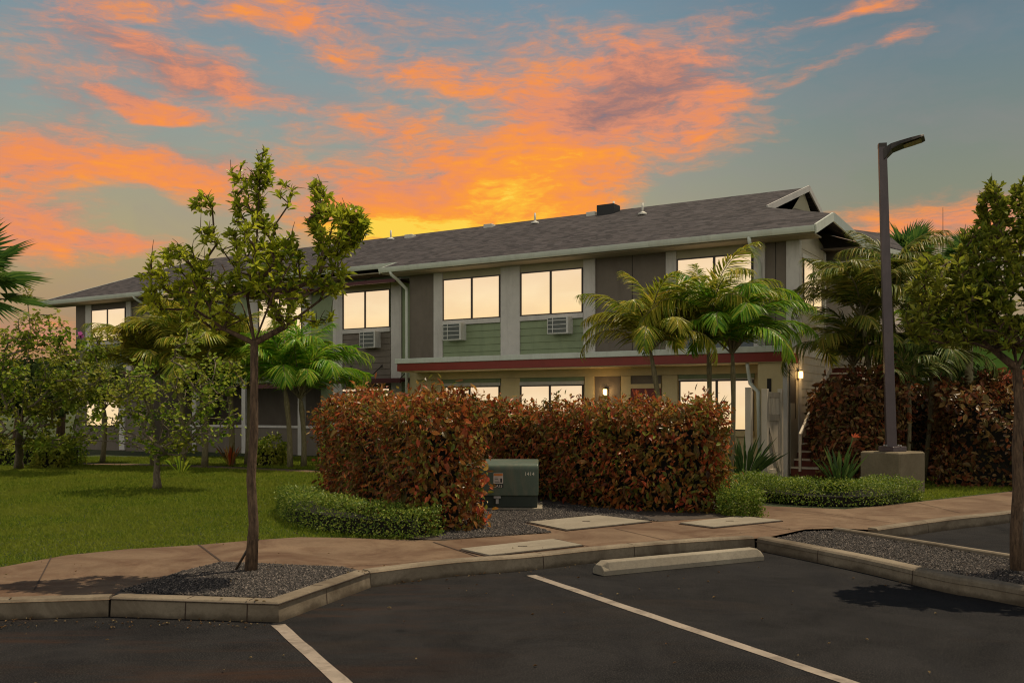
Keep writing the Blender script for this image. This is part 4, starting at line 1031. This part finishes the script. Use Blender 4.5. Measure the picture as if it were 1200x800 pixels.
Y2=17.8
tree('tree','low sprawling tree with pale twisting limbs on the lawn','tree',
  G(184,572,GZ),AT(184,535,Y2),
  [PB(200,455,70,45,Y2,2.,1.3),PB(240,490,48,32,Y2,1.,.8),PB(165,500,40,28,Y2,.9,.8),PB(255,440,34,28,Y2,.7,.7),PB(205,520,34,16,Y2,.5,.5),PB(150,455,34,24,Y2,.4,.6),PB(215,405,40,22,Y2,.5,.6)],
  270,'leafC','barkg',.095,.072,9,.075,round_=True,
  extra_limbs=[[AT(165,525,Y2),AT(135,517,Y2),AT(100,516,Y2-.2)],[AT(205,515,Y2),AT(235,480,Y2),AT(262,462,Y2)],[AT(190,500,Y2+.3),AT(185,450,Y2+.3)],[AT(170,505,Y2),AT(160,470,Y2+.2)]])
Y3=22.5
tree('tree','dense round leaved tree at the left edge of the lawn','tree',
  G(22,549,GZ),AT(24,500,Y3),
  [PB(40,430,60,50,Y3,2.,1.4),PB(95,440,42,38,Y3,1.3,1.1),PB(10,480,50,50,Y3,1.5,1.3),PB(80,490,46,36,Y3,1.2,1.1),PB(45,385,34,28,Y3,.6,.8),PB(30,340,8,10,Y3,.06,.2),PB(115,400,26,12,Y3,.3,.5),PB(-30,420,40,70,Y3,1.,1.2)],
  430,'leafC','barkg',.115,.085,14,.10,round_=True,
  extra_limbs=[[AT(50,470,Y3),AT(80,440,Y3)],[AT(10,460,Y3),AT(0,420,Y3)],[AT(30,440,Y3),AT(36,390,Y3),AT(32,350,Y3)]])
tag(tri_mesh('flower',*(lambda V,T:(V,T))(*leaves(np.tile(AT(94,393,Y3-1.2),(14,1)),rdir(14),rdir(14),np.full(14,.10),np.full(14,.07))),M['pink']),'small pink blossom at the top of the left edge tree','flower')

# palms
def frond(tm, rach, base, az, elev, L, droop, leafl=.42, nl=34, vee=.6, width=.022, twist=0.):
    t=np.linspace(0,1,14); el=elev-droop*t**1.5
    dh=np.cos(el)*L/13; dz=np.sin(el)*L/13
    h=np.concatenate([[0],np.cumsum(dh[:-1])]); z=np.concatenate([[0],np.cumsum(dz[:-1])])
    aa=az+twist*t*t
    pts=np.stack([base[0]+h*np.cos(aa),base[1]+h*np.sin(aa),base[2]+z],1)
    rach.tube([tuple(p) for p in pts],[.018*(1-.8*q) for q in t],5,cap=False)
    u=np.linspace(.16,.985,nl); P_=np.stack([np.interp(u,t,pts[:,i]) for i in range(3)],1)
    tan=norm(np.stack([np.interp(u,t,np.gradient(pts[:,i])) for i in range(3)],1))
    sidev=np.array([-math.sin(az),math.cos(az),0]); 
    side=norm(np.tile(sidev,(nl,1))-tan*(tan@sidev)[:,None]); up=np.cross(side,tan); up*=np.sign(up[:,2:3]+1e-6)
    ll=leafl*np.sin(np.pi*np.clip(u*.86+.10,0,1))**.55
    for sg in(-1,1):
        D=norm(side*sg*(.8-.3*u[:,None])+tan*(.5+.6*u[:,None])+up*vee*(1-.6*u[:,None])+np.array([0,0,-.34])+rng.normal(0,.10,(nl,3)))
        V,T=leaves(P_,D,up+side*sg*-.2,ll*rng.uniform(.85,1.1,nl),width,((.2,1.),(.45,.95),(.75,.6)),.25,rng.uniform(.5,.8)); tm.add(V,T)
def palm(name,label,stems,leafm,nf,L,leafl=.42,group=None,trunk=True,extra=None,droop=(1.1,1.9),nl=60,r=.05,width=.029):
    """stems: (base xyz, top xyz)"""
    b0=np.array(stems[0][0]); root=empty(name,tuple(b0)); tag(root,label,'palm',group)
    for b,tp in stems:
        tm=TM(); ra=MB()
        b=np.array(b)-b0; tp=np.array(tp)-b0
        mid=[b+(tp-b)*s+np.array([math.sin(s*3)*.04,0,0]) for s in np.linspace(0,1,7)]
        MB().tube([tuple(p) for p in mid],[r*1.2,r,r*.95,r*.9,r*.9,r*1.05,r*.6],9).build('trunk',M['palmtrunk'],root)
        a0=rng.uniform(0,6.28)
        for i in range(nf):
            az=a0+i*2.399+rng.normal(0,.2); q=i/(nf-1); el=R(88)-q*R(44)+rng.normal(0,.09)
            frond(tm,ra,tp+np.array([0,0,.0]),az,el,L*rng.uniform(.8,1.1),rng.uniform(*droop)*(.72+.30*q),leafl,nl,.5,width,rng.normal(0,.3))
        if extra:
            for (bp,az,el,L_,dr) in extra: frond(tm,ra,np.array(bp)-b0,az,el,L_,dr,leafl,nl,.5,width)
        ra.build('frond_stems',M['palmtrunk'],root); tm.build('fronds',M[leafm],root)
    return root
PG='feathery palms planted round the building'
Yp=18.6
g=lambda px,Y:((px-600)/F*Y,Y,GZ)
palm('palm_tree','feathery palm with a slanting trunk in front of the brown wall panel',[(g(783,Yp),AT(762,412,Yp))],'palm',18,1.85,.42,PG,nl=64,droop=(1.7,2.5))
palm('palm_tree','yellowing feathery palm in the middle of the group before the right upper window',[(g(828,19.2),AT(830,405,19.2))],'palm',18,2.3,.48,PG,nl=70,droop=(1.6,2.5),
  extra=[(AT(828,400,19.2),R(95),R(75),1.9,.6),(AT(828,400,19.2),R(190),R(70),2.1,2.3)])
palm('palm_tree','bright green arching palm nearest the gate and downspout',[(g(856,18.8),AT(858,415,18.8))],'palmg',16,2.05,.48,PG,nl=76,droop=(1.8,2.6),
  extra=[(AT(858,414.5,18.8),R(15),R(84),2.6,2.7),(AT(858,414.5,18.8),R(-12),R(56),1.6,2.2)])
palm('palm_tree','tall drooping palm with a brown trunk just left of the street lamp',[(g(1030,19.6),AT(1010,372,19.6)),(g(1052,20.4),AT(1044,350,20.4)),(g(1016,20.),AT(1000,430,20.))],'palmm',15,1.9,.50,PG,droop=(1.8,2.8),nl=66,
  extra=None)
palm('palm_tree','young palm with a green trunk right behind the street lamp',[(g(1062,19.0),AT(1064,455,19.0))],'palmd',12,1.1,.40,PG,nl=36,droop=(1.2,2.2))
palm('palm_tree','palm with drooping grey green fronds right of the street lamp',[(g(1082,19.6),AT(1092,436,19.6)),(g(1104,20.4),AT(1114,400,20.4))],'palmd',16,1.6,.50,PG,droop=(1.9,2.9),nl=60)
palm('palm_tree','palm behind the lamp palms with fronds over the balcony parapet',[(g(1092,23.),AT(1096,395,23.))],'palmg',13,1.6,.44,PG)
palm('palm_tree','palm with yellow lower fronds against the recessed green wall',[(g(340,24.6),AT(334,458,24.6)),(g(356,24.9),AT(352,468,24.9))],'palmg',15,2.4,.55,PG,r=.07,nl=60,width=.036,droop=(1.5,2.4))
palm('palm_tree','palm with an orange tinted trunk behind the left foreground tree',[(g(272,25.6),AT(266,420,25.6)),(g(290,25.8),AT(292,430,25.8))],'palm',13,1.8,.5,PG,r=.08,width=.036,droop=(1.4,2.4))
palm('palm_tree','bushy palm beside the left block downspout',[(g(215,25.4),AT(208,418,25.4)),(g(180,25.4),AT(172,440,25.4)),(g(240,25.),AT(238,440,25.))],'palm',16,2.1,.6,PG,r=.08,width=.036,droop=(1.3,2.4))
palm('palm_tree','low palm filling the gap at the foot of the left block',[(g(120,27.),AT(122,480,27.)),(g(240,26.),AT(238,470,26.))],'palmd',12,1.8,.5,PG,r=.07,width=.036)

def fan_palm(label,base,top,n,L,seed=0,group='fan palms'):
    b0=np.array(base); root=empty('fan_palm',tuple(b0)); tag(root,label,'palm',group)
    tp=np.array(top)-b0; tm=TM(); ra=MB()
    MB().tube([(0,0,0),tuple(tp*.5+[.05,0,0]),tuple(tp)],[.15,.12,.10],9).build('trunk',M['palmtrunk'],root)
    for i in range(n):
        az=i*2.399+seed; el=R(80)-R(95)*i/(n-1); d=np.array([math.cos(az)*math.cos(el),math.sin(az)*math.cos(el),math.sin(el)])
        pe=tp+d*L*.75; ra.tube([tuple(tp),tuple(pe)],[.02,.012],5,cap=False)
        side=norm(np.cross(d,[0,0,1.])+1e-6); up=np.cross(side,d); m=30; ang=np.linspace(-2.0,2.0,m)
        D=norm(d*np.cos(ang)[:,None]+side*np.sin(ang)[:,None]+up*.15*np.abs(np.sin(ang))[:,None])
        V,T=leaves(np.tile(pe,(m,1)),D,np.tile(up,(m,1)),L*rng.uniform(.75,.95,m),L*.075,((.3,.8),(.6,1.)),.4,rng.uniform(.1,.4)); tm.add(V,T)
    ra.build('petioles',M['palmtrunk'],root); tm.build('fronds',M['fan'],root)
fan_palm('fan palm reaching in from the left edge of the picture',g(-45,15.),AT(-45,345,15.),16,.85,1.)
fan_palm('fan palm head poking up behind the lamp pole above the roof end',g(1062,30.),AT(1064,312,30.),14,.95,.4)
fan_palm('fan palm head half hidden behind the right tree crown',g(1135,31.),AT(1133,312,31.),13,.8,2.)

# hedges
def ribbon(path, n, halfw, z0, z1, top_round=.12, bulge=.06, wig=.07, endcap=True):
    """points on the outer surface of a clipped hedge following a path; returns pos, normal"""
    P=np.array(path,float); seg=np.linalg.norm(np.diff(P,axis=0),axis=1); cum=np.concatenate([[0],np.cumsum(seg)]); Lt=cum[-1]
    hgt=z1-z0; per=2*hgt+2*halfw; nend=int(n*(2*halfw*hgt*1.15)/(Lt*per+2*halfw*hgt*1.15)); n1=n-nend*2 if endcap else n
    s=rng.uniform(0,Lt,n1); x=np.interp(s,cum,P[:,0]); y=np.interp(s,cum,P[:,1])
    tx=np.interp(s,(cum[:-1]+cum[1:])/2,np.diff(P[:,0])/seg) if len(seg)>1 else np.full(n1,(P[1,0]-P[0,0])/seg[0])
    ty=np.interp(s,(cum[:-1]+cum[1:])/2,np.diff(P[:,1])/seg) if len(seg)>1 else np.full(n1,(P[1,1]-P[0,1])/seg[0])
    tn=norm(np.stack([tx,ty],1)); nr=np.stack([-tn[:,1],tn[:,0]],1)
    q=rng.uniform(0,per,n1); off=np.zeros(n1); z=np.zeros(n1); nn=np.zeros((n1,3))
    a=q<hgt; off[a]=halfw; z[a]=q[a]; nn[a,:2]=nr[a]
    b=(q>=hgt)&(q<hgt+2*halfw); off[b]=halfw-(q[b]-hgt); z[b]=hgt; nn[b,2]=1
    c=q>=hgt+2*halfw; off[c]=-halfw; z[c]=per-q[c]; nn[c,:2]=-nr[c]
    # rounding
    e=np.abs(off)/halfw; z=np.where(b, z-top_round*np.clip(e-.6,0,1)**2*3, z)
    off=np.where(~b, off*(1-.10*np.clip(z/hgt-.8,0,1)*5*.6), off)
    wv=wig*(np.sin(x*3.1+z*2.3)+np.sin(y*4.3-z*3.7+1.)+.7*np.sin((x+y)*7.1+z*6))/2.
    pos=np.stack([x+nr[:,0]*off,y+nr[:,1]*off,z0+z],1)+nn*wv[:,None]
    out=[pos];on=[nn]
    if endcap:
        for e_,sg in((0,-1),(-1,1)):
            t=norm((P[1]-P[0]) if e_==0 else (P[-1]-P[-2])); r_=np.array([-t[1],t[0]]); m=nend
            o_=rng.uniform(-halfw,halfw,m); zz=rng.uniform(0,hgt,m); base=P[e_]
            bul=.10*(1-(o_/halfw)**2)
            pos=np.stack([base[0]+r_[0]*o_+t[0]*sg*bul,base[1]+r_[1]*o_+t[1]*sg*bul,z0+zz],1)
            out.append(pos+rng.normal(0,.03,(m,3))); on.append(np.tile([t[0]*sg,t[1]*sg,0],(m,1)))
    return np.concatenate(out),np.concatenate(on)
def hedge(name,label,cat,path,halfw,z1,n,leafm,L,W,group=None,z0=GZ,jit=.05,down=.35,wig=.07,core=True,tall=0,hv=.06):
    b0=np.array([path[0][0],path[0][1],z0]); root=empty(name,tuple(b0)); tag(root,label,cat,group)
    pos,nn=ribbon(path,n,halfw,z0,z1,wig=wig,top_round=.26)
    N=len(pos)
    x_,y_=pos[:,0],pos[:,1]; pos[:,2]=z0+(pos[:,2]-z0)*(1+hv*(np.sin(x_*2.7+y_*1.3)+.6*np.sin(x_*6.1-y_*4.7+2)-.3))
    depth=np.abs(rng.normal(0,1,N))*jit
    pos=pos-nn*depth[:,None]*1.2+nn*rng.exponential(jit*.35,N)[:,None]+rng.normal(0,jit*.5,(N,3))
    pos[:,2]=np.maximum(pos[:,2],z0+.02)
    D=norm(nn*.75+rdir(N)*.9+np.array([0,0,-down])+ (nn[:,2:3]>.5)*np.array([0,0,.35]))
    up=norm(nn+np.array([0,0,.6])+rng.normal(0,.35,(N,3)))
    sc=rng.uniform(.4,1.0,N)+rng.exponential(.18,N)
    tm=TM(); third=rng.random(N)
    for lo,hi,kL,kW,pf_,dr_ in ((0,.45,1.,1.,((.3,.85),(.62,.95)),.3),(.45,.8,.75,.8,((.25,.7),(.6,.9)),.6),(.8,1.01,1.25,.95,((.3,.75),(.7,.8)),.1)):
        q=(third>=lo)&(third<hi); V,T=leaves((pos-b0)[q],D[q],up[q],L*sc[q]*kL,W*sc[q]*kW,pf_,.3,dr_); tm.add(V,T)
    if tall:   # shoots on top
        m=tall; s=rng.integers(0,N,m*4); s=s[nn[s,2]>.5][:m]
        for p in pos[s]:
            k=7; hh=rng.uniform(.04,.20); pp=np.tile(p-b0,(k,1))+np.stack([rng.normal(0,.015,k),rng.normal(0,.015,k),np.linspace(0,hh,k)],1)
            V,T=leaves(pp,norm(rdir(k)+[0,0,.5]),rdir(k),rng.uniform(.6,1.,k)*L,rng.uniform(.6,1.,k)*W,((.3,.85),(.62,.95)),.3,.2); tm.add(V,T)
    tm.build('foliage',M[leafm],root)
    # solid core; shade among the twigs is put into its near-black colour
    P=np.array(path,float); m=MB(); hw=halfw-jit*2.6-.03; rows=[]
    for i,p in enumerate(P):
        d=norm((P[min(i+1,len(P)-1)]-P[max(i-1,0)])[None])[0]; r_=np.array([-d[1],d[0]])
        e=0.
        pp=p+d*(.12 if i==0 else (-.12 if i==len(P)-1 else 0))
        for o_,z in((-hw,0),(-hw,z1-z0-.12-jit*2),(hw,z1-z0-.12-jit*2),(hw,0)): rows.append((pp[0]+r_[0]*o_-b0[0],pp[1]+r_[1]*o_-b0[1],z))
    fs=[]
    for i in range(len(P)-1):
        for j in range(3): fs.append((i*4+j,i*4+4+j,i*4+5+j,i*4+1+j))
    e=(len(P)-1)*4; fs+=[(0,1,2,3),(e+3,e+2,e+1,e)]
    m.poly(rows,fs).build('shaded_core',M['core'],root)
    return root
CG='clipped red copperleaf hedges'
hedge('copperleaf_hedge','near red leaved hedge with a square end left of the green cabinet','hedge',
  smooth_line([(-.76,11.75),(-1.2,12.7),(-1.95,14.4),(-2.75,16.2)],3),.46,1.68,19000,'copper',.092,.046,CG,tall=140,jit=.10,wig=.14,down=.5)
hedge('copperleaf_hedge','long red leaved hedge in front of the entrance, right of the green cabinet','hedge',
  smooth_line([(-1.0,19.2),(.0,17.6),(.95,16.0),(1.6,14.9),(2.3,14.35),(2.98,14.3)],4),.50,1.63,30000,'copper',.096,.048,CG,tall=240,jit=.10,wig=.15,down=.5)
LG='low clipped green hedges'
hedge('low_hedge','low green hedge curving round the foot of the near red hedge','hedge',
  smooth_line([(-.98,11.2),(-1.6,11.45),(-2.25,12.0),(-2.75,12.9),(-3.15,14.3)],4),.30,.50,15000,'low',.030,.02,LG,jit=.03,down=0.,wig=.04)
hedge('low_hedge','low green hedge below the bird of paradise plant','hedge',
  smooth_line([(3.75,16.6),(4.35,15.7),(4.95,15.1),(5.6,15.3),(6.3,16.1)],4),.48,.46,19000,'low',.032,.022,LG,jit=.035,down=0.,wig=.05)
hedge('round_shrub','small round green shrub at the right end of the long red hedge','shrub',
  [(3.05,13.45),(3.3,13.5)],.32,.48,5000,'low',.035,.022,None,jit=.06,down=0.,wig=.08)
DG='dark copperleaf shrubs by the stairs and lamp'
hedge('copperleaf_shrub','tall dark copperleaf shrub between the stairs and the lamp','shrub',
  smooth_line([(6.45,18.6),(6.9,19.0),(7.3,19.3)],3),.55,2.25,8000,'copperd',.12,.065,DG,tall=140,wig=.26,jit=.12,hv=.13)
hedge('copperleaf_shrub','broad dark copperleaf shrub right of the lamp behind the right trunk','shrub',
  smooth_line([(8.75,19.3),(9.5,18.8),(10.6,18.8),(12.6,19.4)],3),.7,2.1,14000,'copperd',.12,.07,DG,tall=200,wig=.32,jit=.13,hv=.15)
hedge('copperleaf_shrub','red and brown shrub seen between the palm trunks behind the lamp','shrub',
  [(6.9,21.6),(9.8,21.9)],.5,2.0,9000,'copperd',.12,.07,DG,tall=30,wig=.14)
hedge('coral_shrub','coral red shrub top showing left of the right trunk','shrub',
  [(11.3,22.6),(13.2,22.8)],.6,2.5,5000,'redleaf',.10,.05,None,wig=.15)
hedge('low_hedge','far low dark hedge behind the lawn at the left edge','hedge',
  [(-16,26.2),(-11.6,25.6)],.5,.75,5000,'leafC',.08,.05,LG,wig=.1)

# strappy plants
def strap_plant(name,label,base,n,L,W,mat,spread=.5,flowers=0,cat='plant'):
    root=empty(name,tuple(base)); tag(root,label,cat)
    a=rng.uniform(0,6.28,n); sp=rng.uniform(.05,spread,n); D=norm(np.stack([np.cos(a)*sp,np.sin(a)*sp,np.ones(n)],1))
    P_=np.stack([np.cos(a)*.05,np.sin(a)*.05,np.zeros(n)],1); 
    V,T=leaves(P_,D,norm(np.stack([-np.cos(a),-np.sin(a),np.full(n,.3)],1)),L*rng.uniform(.6,1.1,n),W*rng.uniform(.7,1.1,n),((.2,.35),(.45,.5),(.75,1.)),.5,.12)
    tri_mesh('leaves',V,T,M[mat],root)
    for i in range(flowers):
        x,y=(.22,.02) if i==0 else (-.12,.05); h=.74*L/.62
        MB().tube([(0,0,0),(x*.5,y,h*.6),(x,y,h)],[.012,.01,.008],6).build('flower_stalk',M['strap'],root)
        d=np.array([(1,.1,.1),(.8,0,.5),(.5,.1,.8),(-.3,.1,.9),(.9,-.2,.3)]); V,T=leaves(np.tile([x,y,h],(5,1)),d,np.tile([0,1.,0.],(5,1)),np.array([.13,.11,.09,.07,.10]),.024)
        tri_mesh('flower',V,T,M['flower'],root)
    return root
bp=AT(984,566,15.4)
strap_plant('bird_of_paradise','bird of paradise plant with an orange flower above the low right hedge',(bp[0],bp[1],.30),38,.72,.06,'strap',.7,1)
strap_plant('strap_leaf_plant','bushy green strap leaved plant between the long red hedge and the gate',(4.65,19.3,GZ),70,1.05,.07,'strap',1.1)
strap_plant('cycad','small spiky blue green plant poking over the long red hedge by the sliding window',(4.0,20.2,1.0),40,.95,.05,'strap',.8)
strap_plant('ti_plant','small red leaved plant at the foot of the recessed wall',(g(270,25.)),20,.6,.06,'copper',.6)
for px,Y_,lb in((62,24.5,'leafy shrub under the left edge tree'),(315,25.5,'small green shrub by the path left of the wall palm'),(398,24.,'small shrub beside the path behind the near red hedge')):
    b=g(px,Y_); hedge('shrub',lb,'shrub',[(b[0]-.3,b[1]),(b[0]+.3,b[1])],.35,.75,1500,'leafC',.10,.07,None,wig=.12)
# lawn sapling
b=G(212,555,GZ)
strap_plant('sapling','tiny leafy sapling on the lawn beside the low sprawling tree',b,14,.5,.09,'leafC',.8)

# ------------------------------------------------------------------ background
hm=MB(); xs=np.linspace(60,900,40); 
v=[];n=40
for j,(yy,kz) in enumerate(((320,0.),(380,.6),(460,1.),(640,.7))):
    for i,x in enumerate(xs): v.append((x*yy/400,yy,kz*(34+12*math.sin(i*.35)+6*math.sin(i*.9+1))*min(1,(i+1)/7)))
fs=[(j*n+i,j*n+i+1,(j+1)*n+i+1,(j+1)*n+i) for j in range(3) for i in range(n-1)]
hm.poly(v,fs,True); o=hm.build('hill',M['hill']); o['kind']='structure'
def clump(label,cx,cy,rx,ry,h,n,mat='farleaf',L=.35):
    d=rdir(n,-.1); w=1+.22*np.sin(d[:,0]*7+cx)+.15*np.sin(d[:,1]*9+d[:,2]*8)
    p=np.stack([cx+d[:,0]*rx*w,cy+d[:,1]*ry*w,.2+(d[:,2]*.5+.45)*h*w],1)
    V,T=leaves(p,rdir(n),rdir(n),L,L*.6); return V,T
def fartree(label,px,Y,h,w,group='trees beyond the building'):
    x=(px-600)/F*Y; root=empty('tree',(x,Y,0)); tag(root,label,'tree',group)
    MB().tube([(0,0,0),(.2,0,h*.5)],[.25,.15],8).build('trunk',M['bark'],root)
    tm=TM()
    for k in range(9):
        a=rng.uniform(0,6.28); rr=rng.uniform(0,.6)*w; n=700; d=rdir(n); s=rng.uniform(.3,.5)*w
        p=np.array([math.cos(a)*rr,math.sin(a)*rr,h*rng.uniform(.45,.85)])+d*s*rng.uniform(.5,1.1,(n,1))*[1,1,.7]
        V,T=leaves(p,rdir(n),rdir(n),.32,.2); tm.add(V,T)
    tm.build('crown',M['farleaf'],root)
fartree('round tree beyond the building at the right, behind the palms',1105,40.,4.0,2.6)
fartree('bushy tree beyond the building behind the right foreground trunk',1225,36.,3.8,2.6)
fartree('bushy tree beyond the far left block at the picture edge',20,46.,4.6,3.2)
fartree('low tree beyond the far left block beside its corner',70,50.,4.2,3.)
fartree('tree beyond the building behind the balcony parapet',1050,38.,3.4,2.)
an=empty('antenna_mast',g(1105,45.)); tag(an,'thin antenna mast standing up behind the right tree','antenna')
MB().tube([(0,0,0),(0,0,9.6)],[.045,.03],8).build('mast',M['frame'],an); MB().tube([(0,0,9.6),(0,0,10.9)],[.016,.012],6).build('whip',M['frame'],an)

# ------------------------------------------------------------------ sky
w=bpy.data.worlds.new('World'); bpy.context.scene.world=w; w.use_nodes=True; nt=w.node_tree; nt.nodes.clear(); N=NT(nt)
out=N.n('ShaderNodeOutputWorld'); bg=N.n('ShaderNodeBackground'); N.l(bg.outputs[0],out.inputs[0])
gc=N.coord('Generated'); sp=N.n('ShaderNodeSeparateXYZ'); N.put(sp.inputs[0],gc)
az=N.m('ARCTAN2',sp.outputs[0],sp.outputs[1]); el=N.m('ARCSINE',sp.outputs[2])
cb=N.n('ShaderNodeCombineXYZ'); N.put(cb.inputs[0],az); N.put(cb.inputs[1],el); P0=cb.outputs[0]
def ae(px,py):
    x=(px-600)/F; z=(HZ-py)/F; return math.atan2(x,1),math.atan2(z,math.hypot(x,1))
wn=N.vm('SUBTRACT',N.noisec(N.mapping(P0,scale=(1,1.9,1)),8.,9),(.5,.5,.5))
Pw=N.vm('ADD',P0,N.vm('MULTIPLY',wn,(.15,.060,0)))
def blobs(L):
    tot=None
    for (px,py,rx,ry,rot,wt) in L:
        a,e=ae(px,py); mp=N.mapping(Pw,(a,e,0),(0,0,R(rot)),(rx/F,ry/F,1),'TEXTURE')
        g_=N.n('ShaderNodeTexGradient',gradient_type='SPHERICAL'); N.put(g_.inputs[0],mp)
        v=N.m('MULTIPLY',g_.outputs['Fac'] if 'Fac' in g_.outputs else g_.outputs[1],wt)
        tot=v if tot is None else N.m('ADD',tot,v)
    return tot
OR=[(640,205,260,95,24,1.25),(520,256,260,60,7,1.4),(560,110,260,60,-4,.55),(440,150,200,36,-10,.8),(350,22,130,50,-5,.95),(850,145,95,55,20,.85),
    (770,90,240,75,12,.75),(990,66,60,14,8,.5),(950,92,40,12,20,.5),(1042,45,40,20,0,.8),(1010,8,80,10,0,.4),(40,180,150,48,-4,1.1),(205,207,120,34,-3,1.2),(25,270,140,44,-3,.95),
    (155,277,76,16,2,1.2),(70,110,140,50,-14,.6),(165,122,80,14,-8,1.4),(150,60,230,60,-20,.85),(260,90,100,36,-12,.6),(5,235,110,80,0,.7),
    (1110,262,210,46,2,1.1),(40,385,120,36,0,.8),(380,195,200,46,0,.65),(430,225,150,50,10,.6),(600,50,220,60,-10,.45),(1000,8,90,12,8,.5),(200,10,120,26,0,.5),(480,85,150,26,-8,.45)]
GL=[(500,266,290,44,8,1.3),(440,262,120,26,4,.6),(600,225,190,66,20,.8),(650,190,120,50,20,.3),(205,207,110,26,-3,.35),(165,122,75,14,-8,.3),(430,268,90,26,0,.5)]
DK=[(800,90,230,70,15,.32),(710,130,130,45,20,.45),(160,75,170,45,-18,.55),(60,120,150,50,-10,.45),(250,180,130,30,-5,.4),(340,90,130,34,0,.35),(45,385,150,30,0,.5)]
so=blobs(OR); sg_=blobs(GL); sd=blobs(DK)
Pt=N.vm('ADD',P0,N.vm('MULTIPLY',wn,(.07,.03,0)))
st1=N.noise(N.mapping(Pt,rot=(0,0,R(9)),scale=(1,2.8,1)),13.,10,.68,.25)
st2=N.noise(N.mapping(Pt,rot=(0,0,R(-7)),scale=(1,4.2,1)),34.,8,.65,.2)
st3=N.noise(N.mapping(P0,rot=(0,0,R(16)),scale=(1,2.,1)),5.,5,.6,.2)
tex=N.m('ADD',N.m('ADD',N.m('MULTIPLY',st1,.46),N.m('MULTIPLY',st2,.36)),N.m('MULTIPLY',st3,.18))
# generic clouds for the rest of the sky (outside the modelled part)
gen=N.m('MULTIPLY',N.sstep(N.m('ABSOLUTE',az),.62,1.0), N.ramp(N.noise(N.mapping(Pw,scale=(1,2.5,1)),3.,4),[(.45,0.),(.6,.5)]))
so=N.m('MULTIPLY',N.m('ADD',so,gen),N.sstep(el,R(48),R(30)))
tn=N.m('MULTIPLY',N.m('SUBTRACT',tex,.5),4.8)
so2=N.m('MINIMUM',so,1.5)
dens=N.sstep(N.m('ADD',N.m('MULTIPLY',so2,1.15),N.m('MULTIPLY',tn,N.m('ADD',.38,N.m('MULTIPLY',so2,.55)))),.14,1.28)
e01=N.m('DIVIDE',el,R(30))
base=N.ramp(e01,[(0.,lin(160,105,80)),(.15,lin(176,140,92)),(.33,lin(174,160,122)),(.55,lin(142,156,152)),(.8,lin(112,140,158)),(1.,lin(92,120,148))])
baseR=N.ramp(e01,[(0.,lin(150,120,90)),(.2,lin(158,138,105)),(.4,lin(134,138,118)),(.65,lin(106,128,136)),(1.,lin(66,96,124))])
base=N.mix(N.sstep(az,.02,.42),base,baseR)
base=N.mix(N.m('MULTIPLY',N.ramp(N.noise(N.mapping(Pw,scale=(1,3,1)),6.,6,.6),[(.45,0.),(.7,.6)]),.5),base,lin(150,138,138))
cc=N.m('ADD',N.m('ADD',N.m('MULTIPLY',sg_,.30),N.m('MULTIPLY',tn,.36)),N.m('SUBTRACT',.50,N.m('MULTIPLY',sd,.50)))
cloud=N.ramp(cc,[(0.,lin(122,112,122)),(.2,lin(168,122,112)),(.42,lin(222,142,108)),(.60,lin(245,146,76)),(.78,lin(254,156,48)),(.92,lin(255,188,48)),(1.,lin(255,212,70))])
col=N.mix(dens,base,cloud)
below=N.sstep(sp.outputs[2],-.05,.0)
hi=N.sstep(el,R(22),R(62))
col=N.mix(hi,col,lin(34,52,74))
col=N.mix(below,lin(60,55,40),col)
# unseen sky behind the camera, brightness added as fill for the facade
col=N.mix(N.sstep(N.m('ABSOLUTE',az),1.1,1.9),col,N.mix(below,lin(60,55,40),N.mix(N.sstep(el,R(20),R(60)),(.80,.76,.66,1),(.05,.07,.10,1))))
# Nishita daylight underneath the sunset colours
sk=N.n('ShaderNodeTexSky',sky_type='NISHITA'); sk.sun_disc=False
SUN=Vector((.92,.76,2.75)).normalized()
sk.sun_elevation=math.asin(SUN.z); sk.sun_rotation=math.atan2(SUN.x,SUN.y)
k=2**(-EXPO)
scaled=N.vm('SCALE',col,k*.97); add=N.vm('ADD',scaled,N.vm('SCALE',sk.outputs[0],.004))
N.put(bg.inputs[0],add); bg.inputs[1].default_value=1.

sl_=bpy.data.lights.new('sun','SUN'); sl_.energy=5.0; sl_.angle=R(.6); sl_.color=(1.,.84,.60)
so_=bpy.data.objects.new('sun',sl_); C.objects.link(so_); so_.rotation_euler=(-SUN).to_track_quat('-Z','Y').to_euler(); so_.location=(20,20,40)

# ------------------------------------------------------------------ camera
cam=bpy.data.cameras.new('camera'); co=bpy.data.objects.new('camera',cam); C.objects.link(co)
co.location=(0,0,H); co.rotation_euler=(R(90),0,0); cam.sensor_width=36; cam.lens=F/1200*36; cam.shift_y=80/1200; cam.clip_end=4000
s=bpy.context.scene; s.camera=co
s.view_settings.view_transform='Standard'; s.view_settings.look='None'; s.view_settings.exposure=EXPO; s.view_settings.gamma=1
s.render.engine='CYCLES'; s.cycles.use_denoising=True; s.cycles.pixel_filter_type='BLACKMAN_HARRIS'; s.cycles.filter_width=1.15; s.cycles.max_bounces=5; s.cycles.diffuse_bounces=2; s.cycles.glossy_bounces=2; s.cycles.transmission_bounces=2; s.cycles.transparent_max_bounces=4
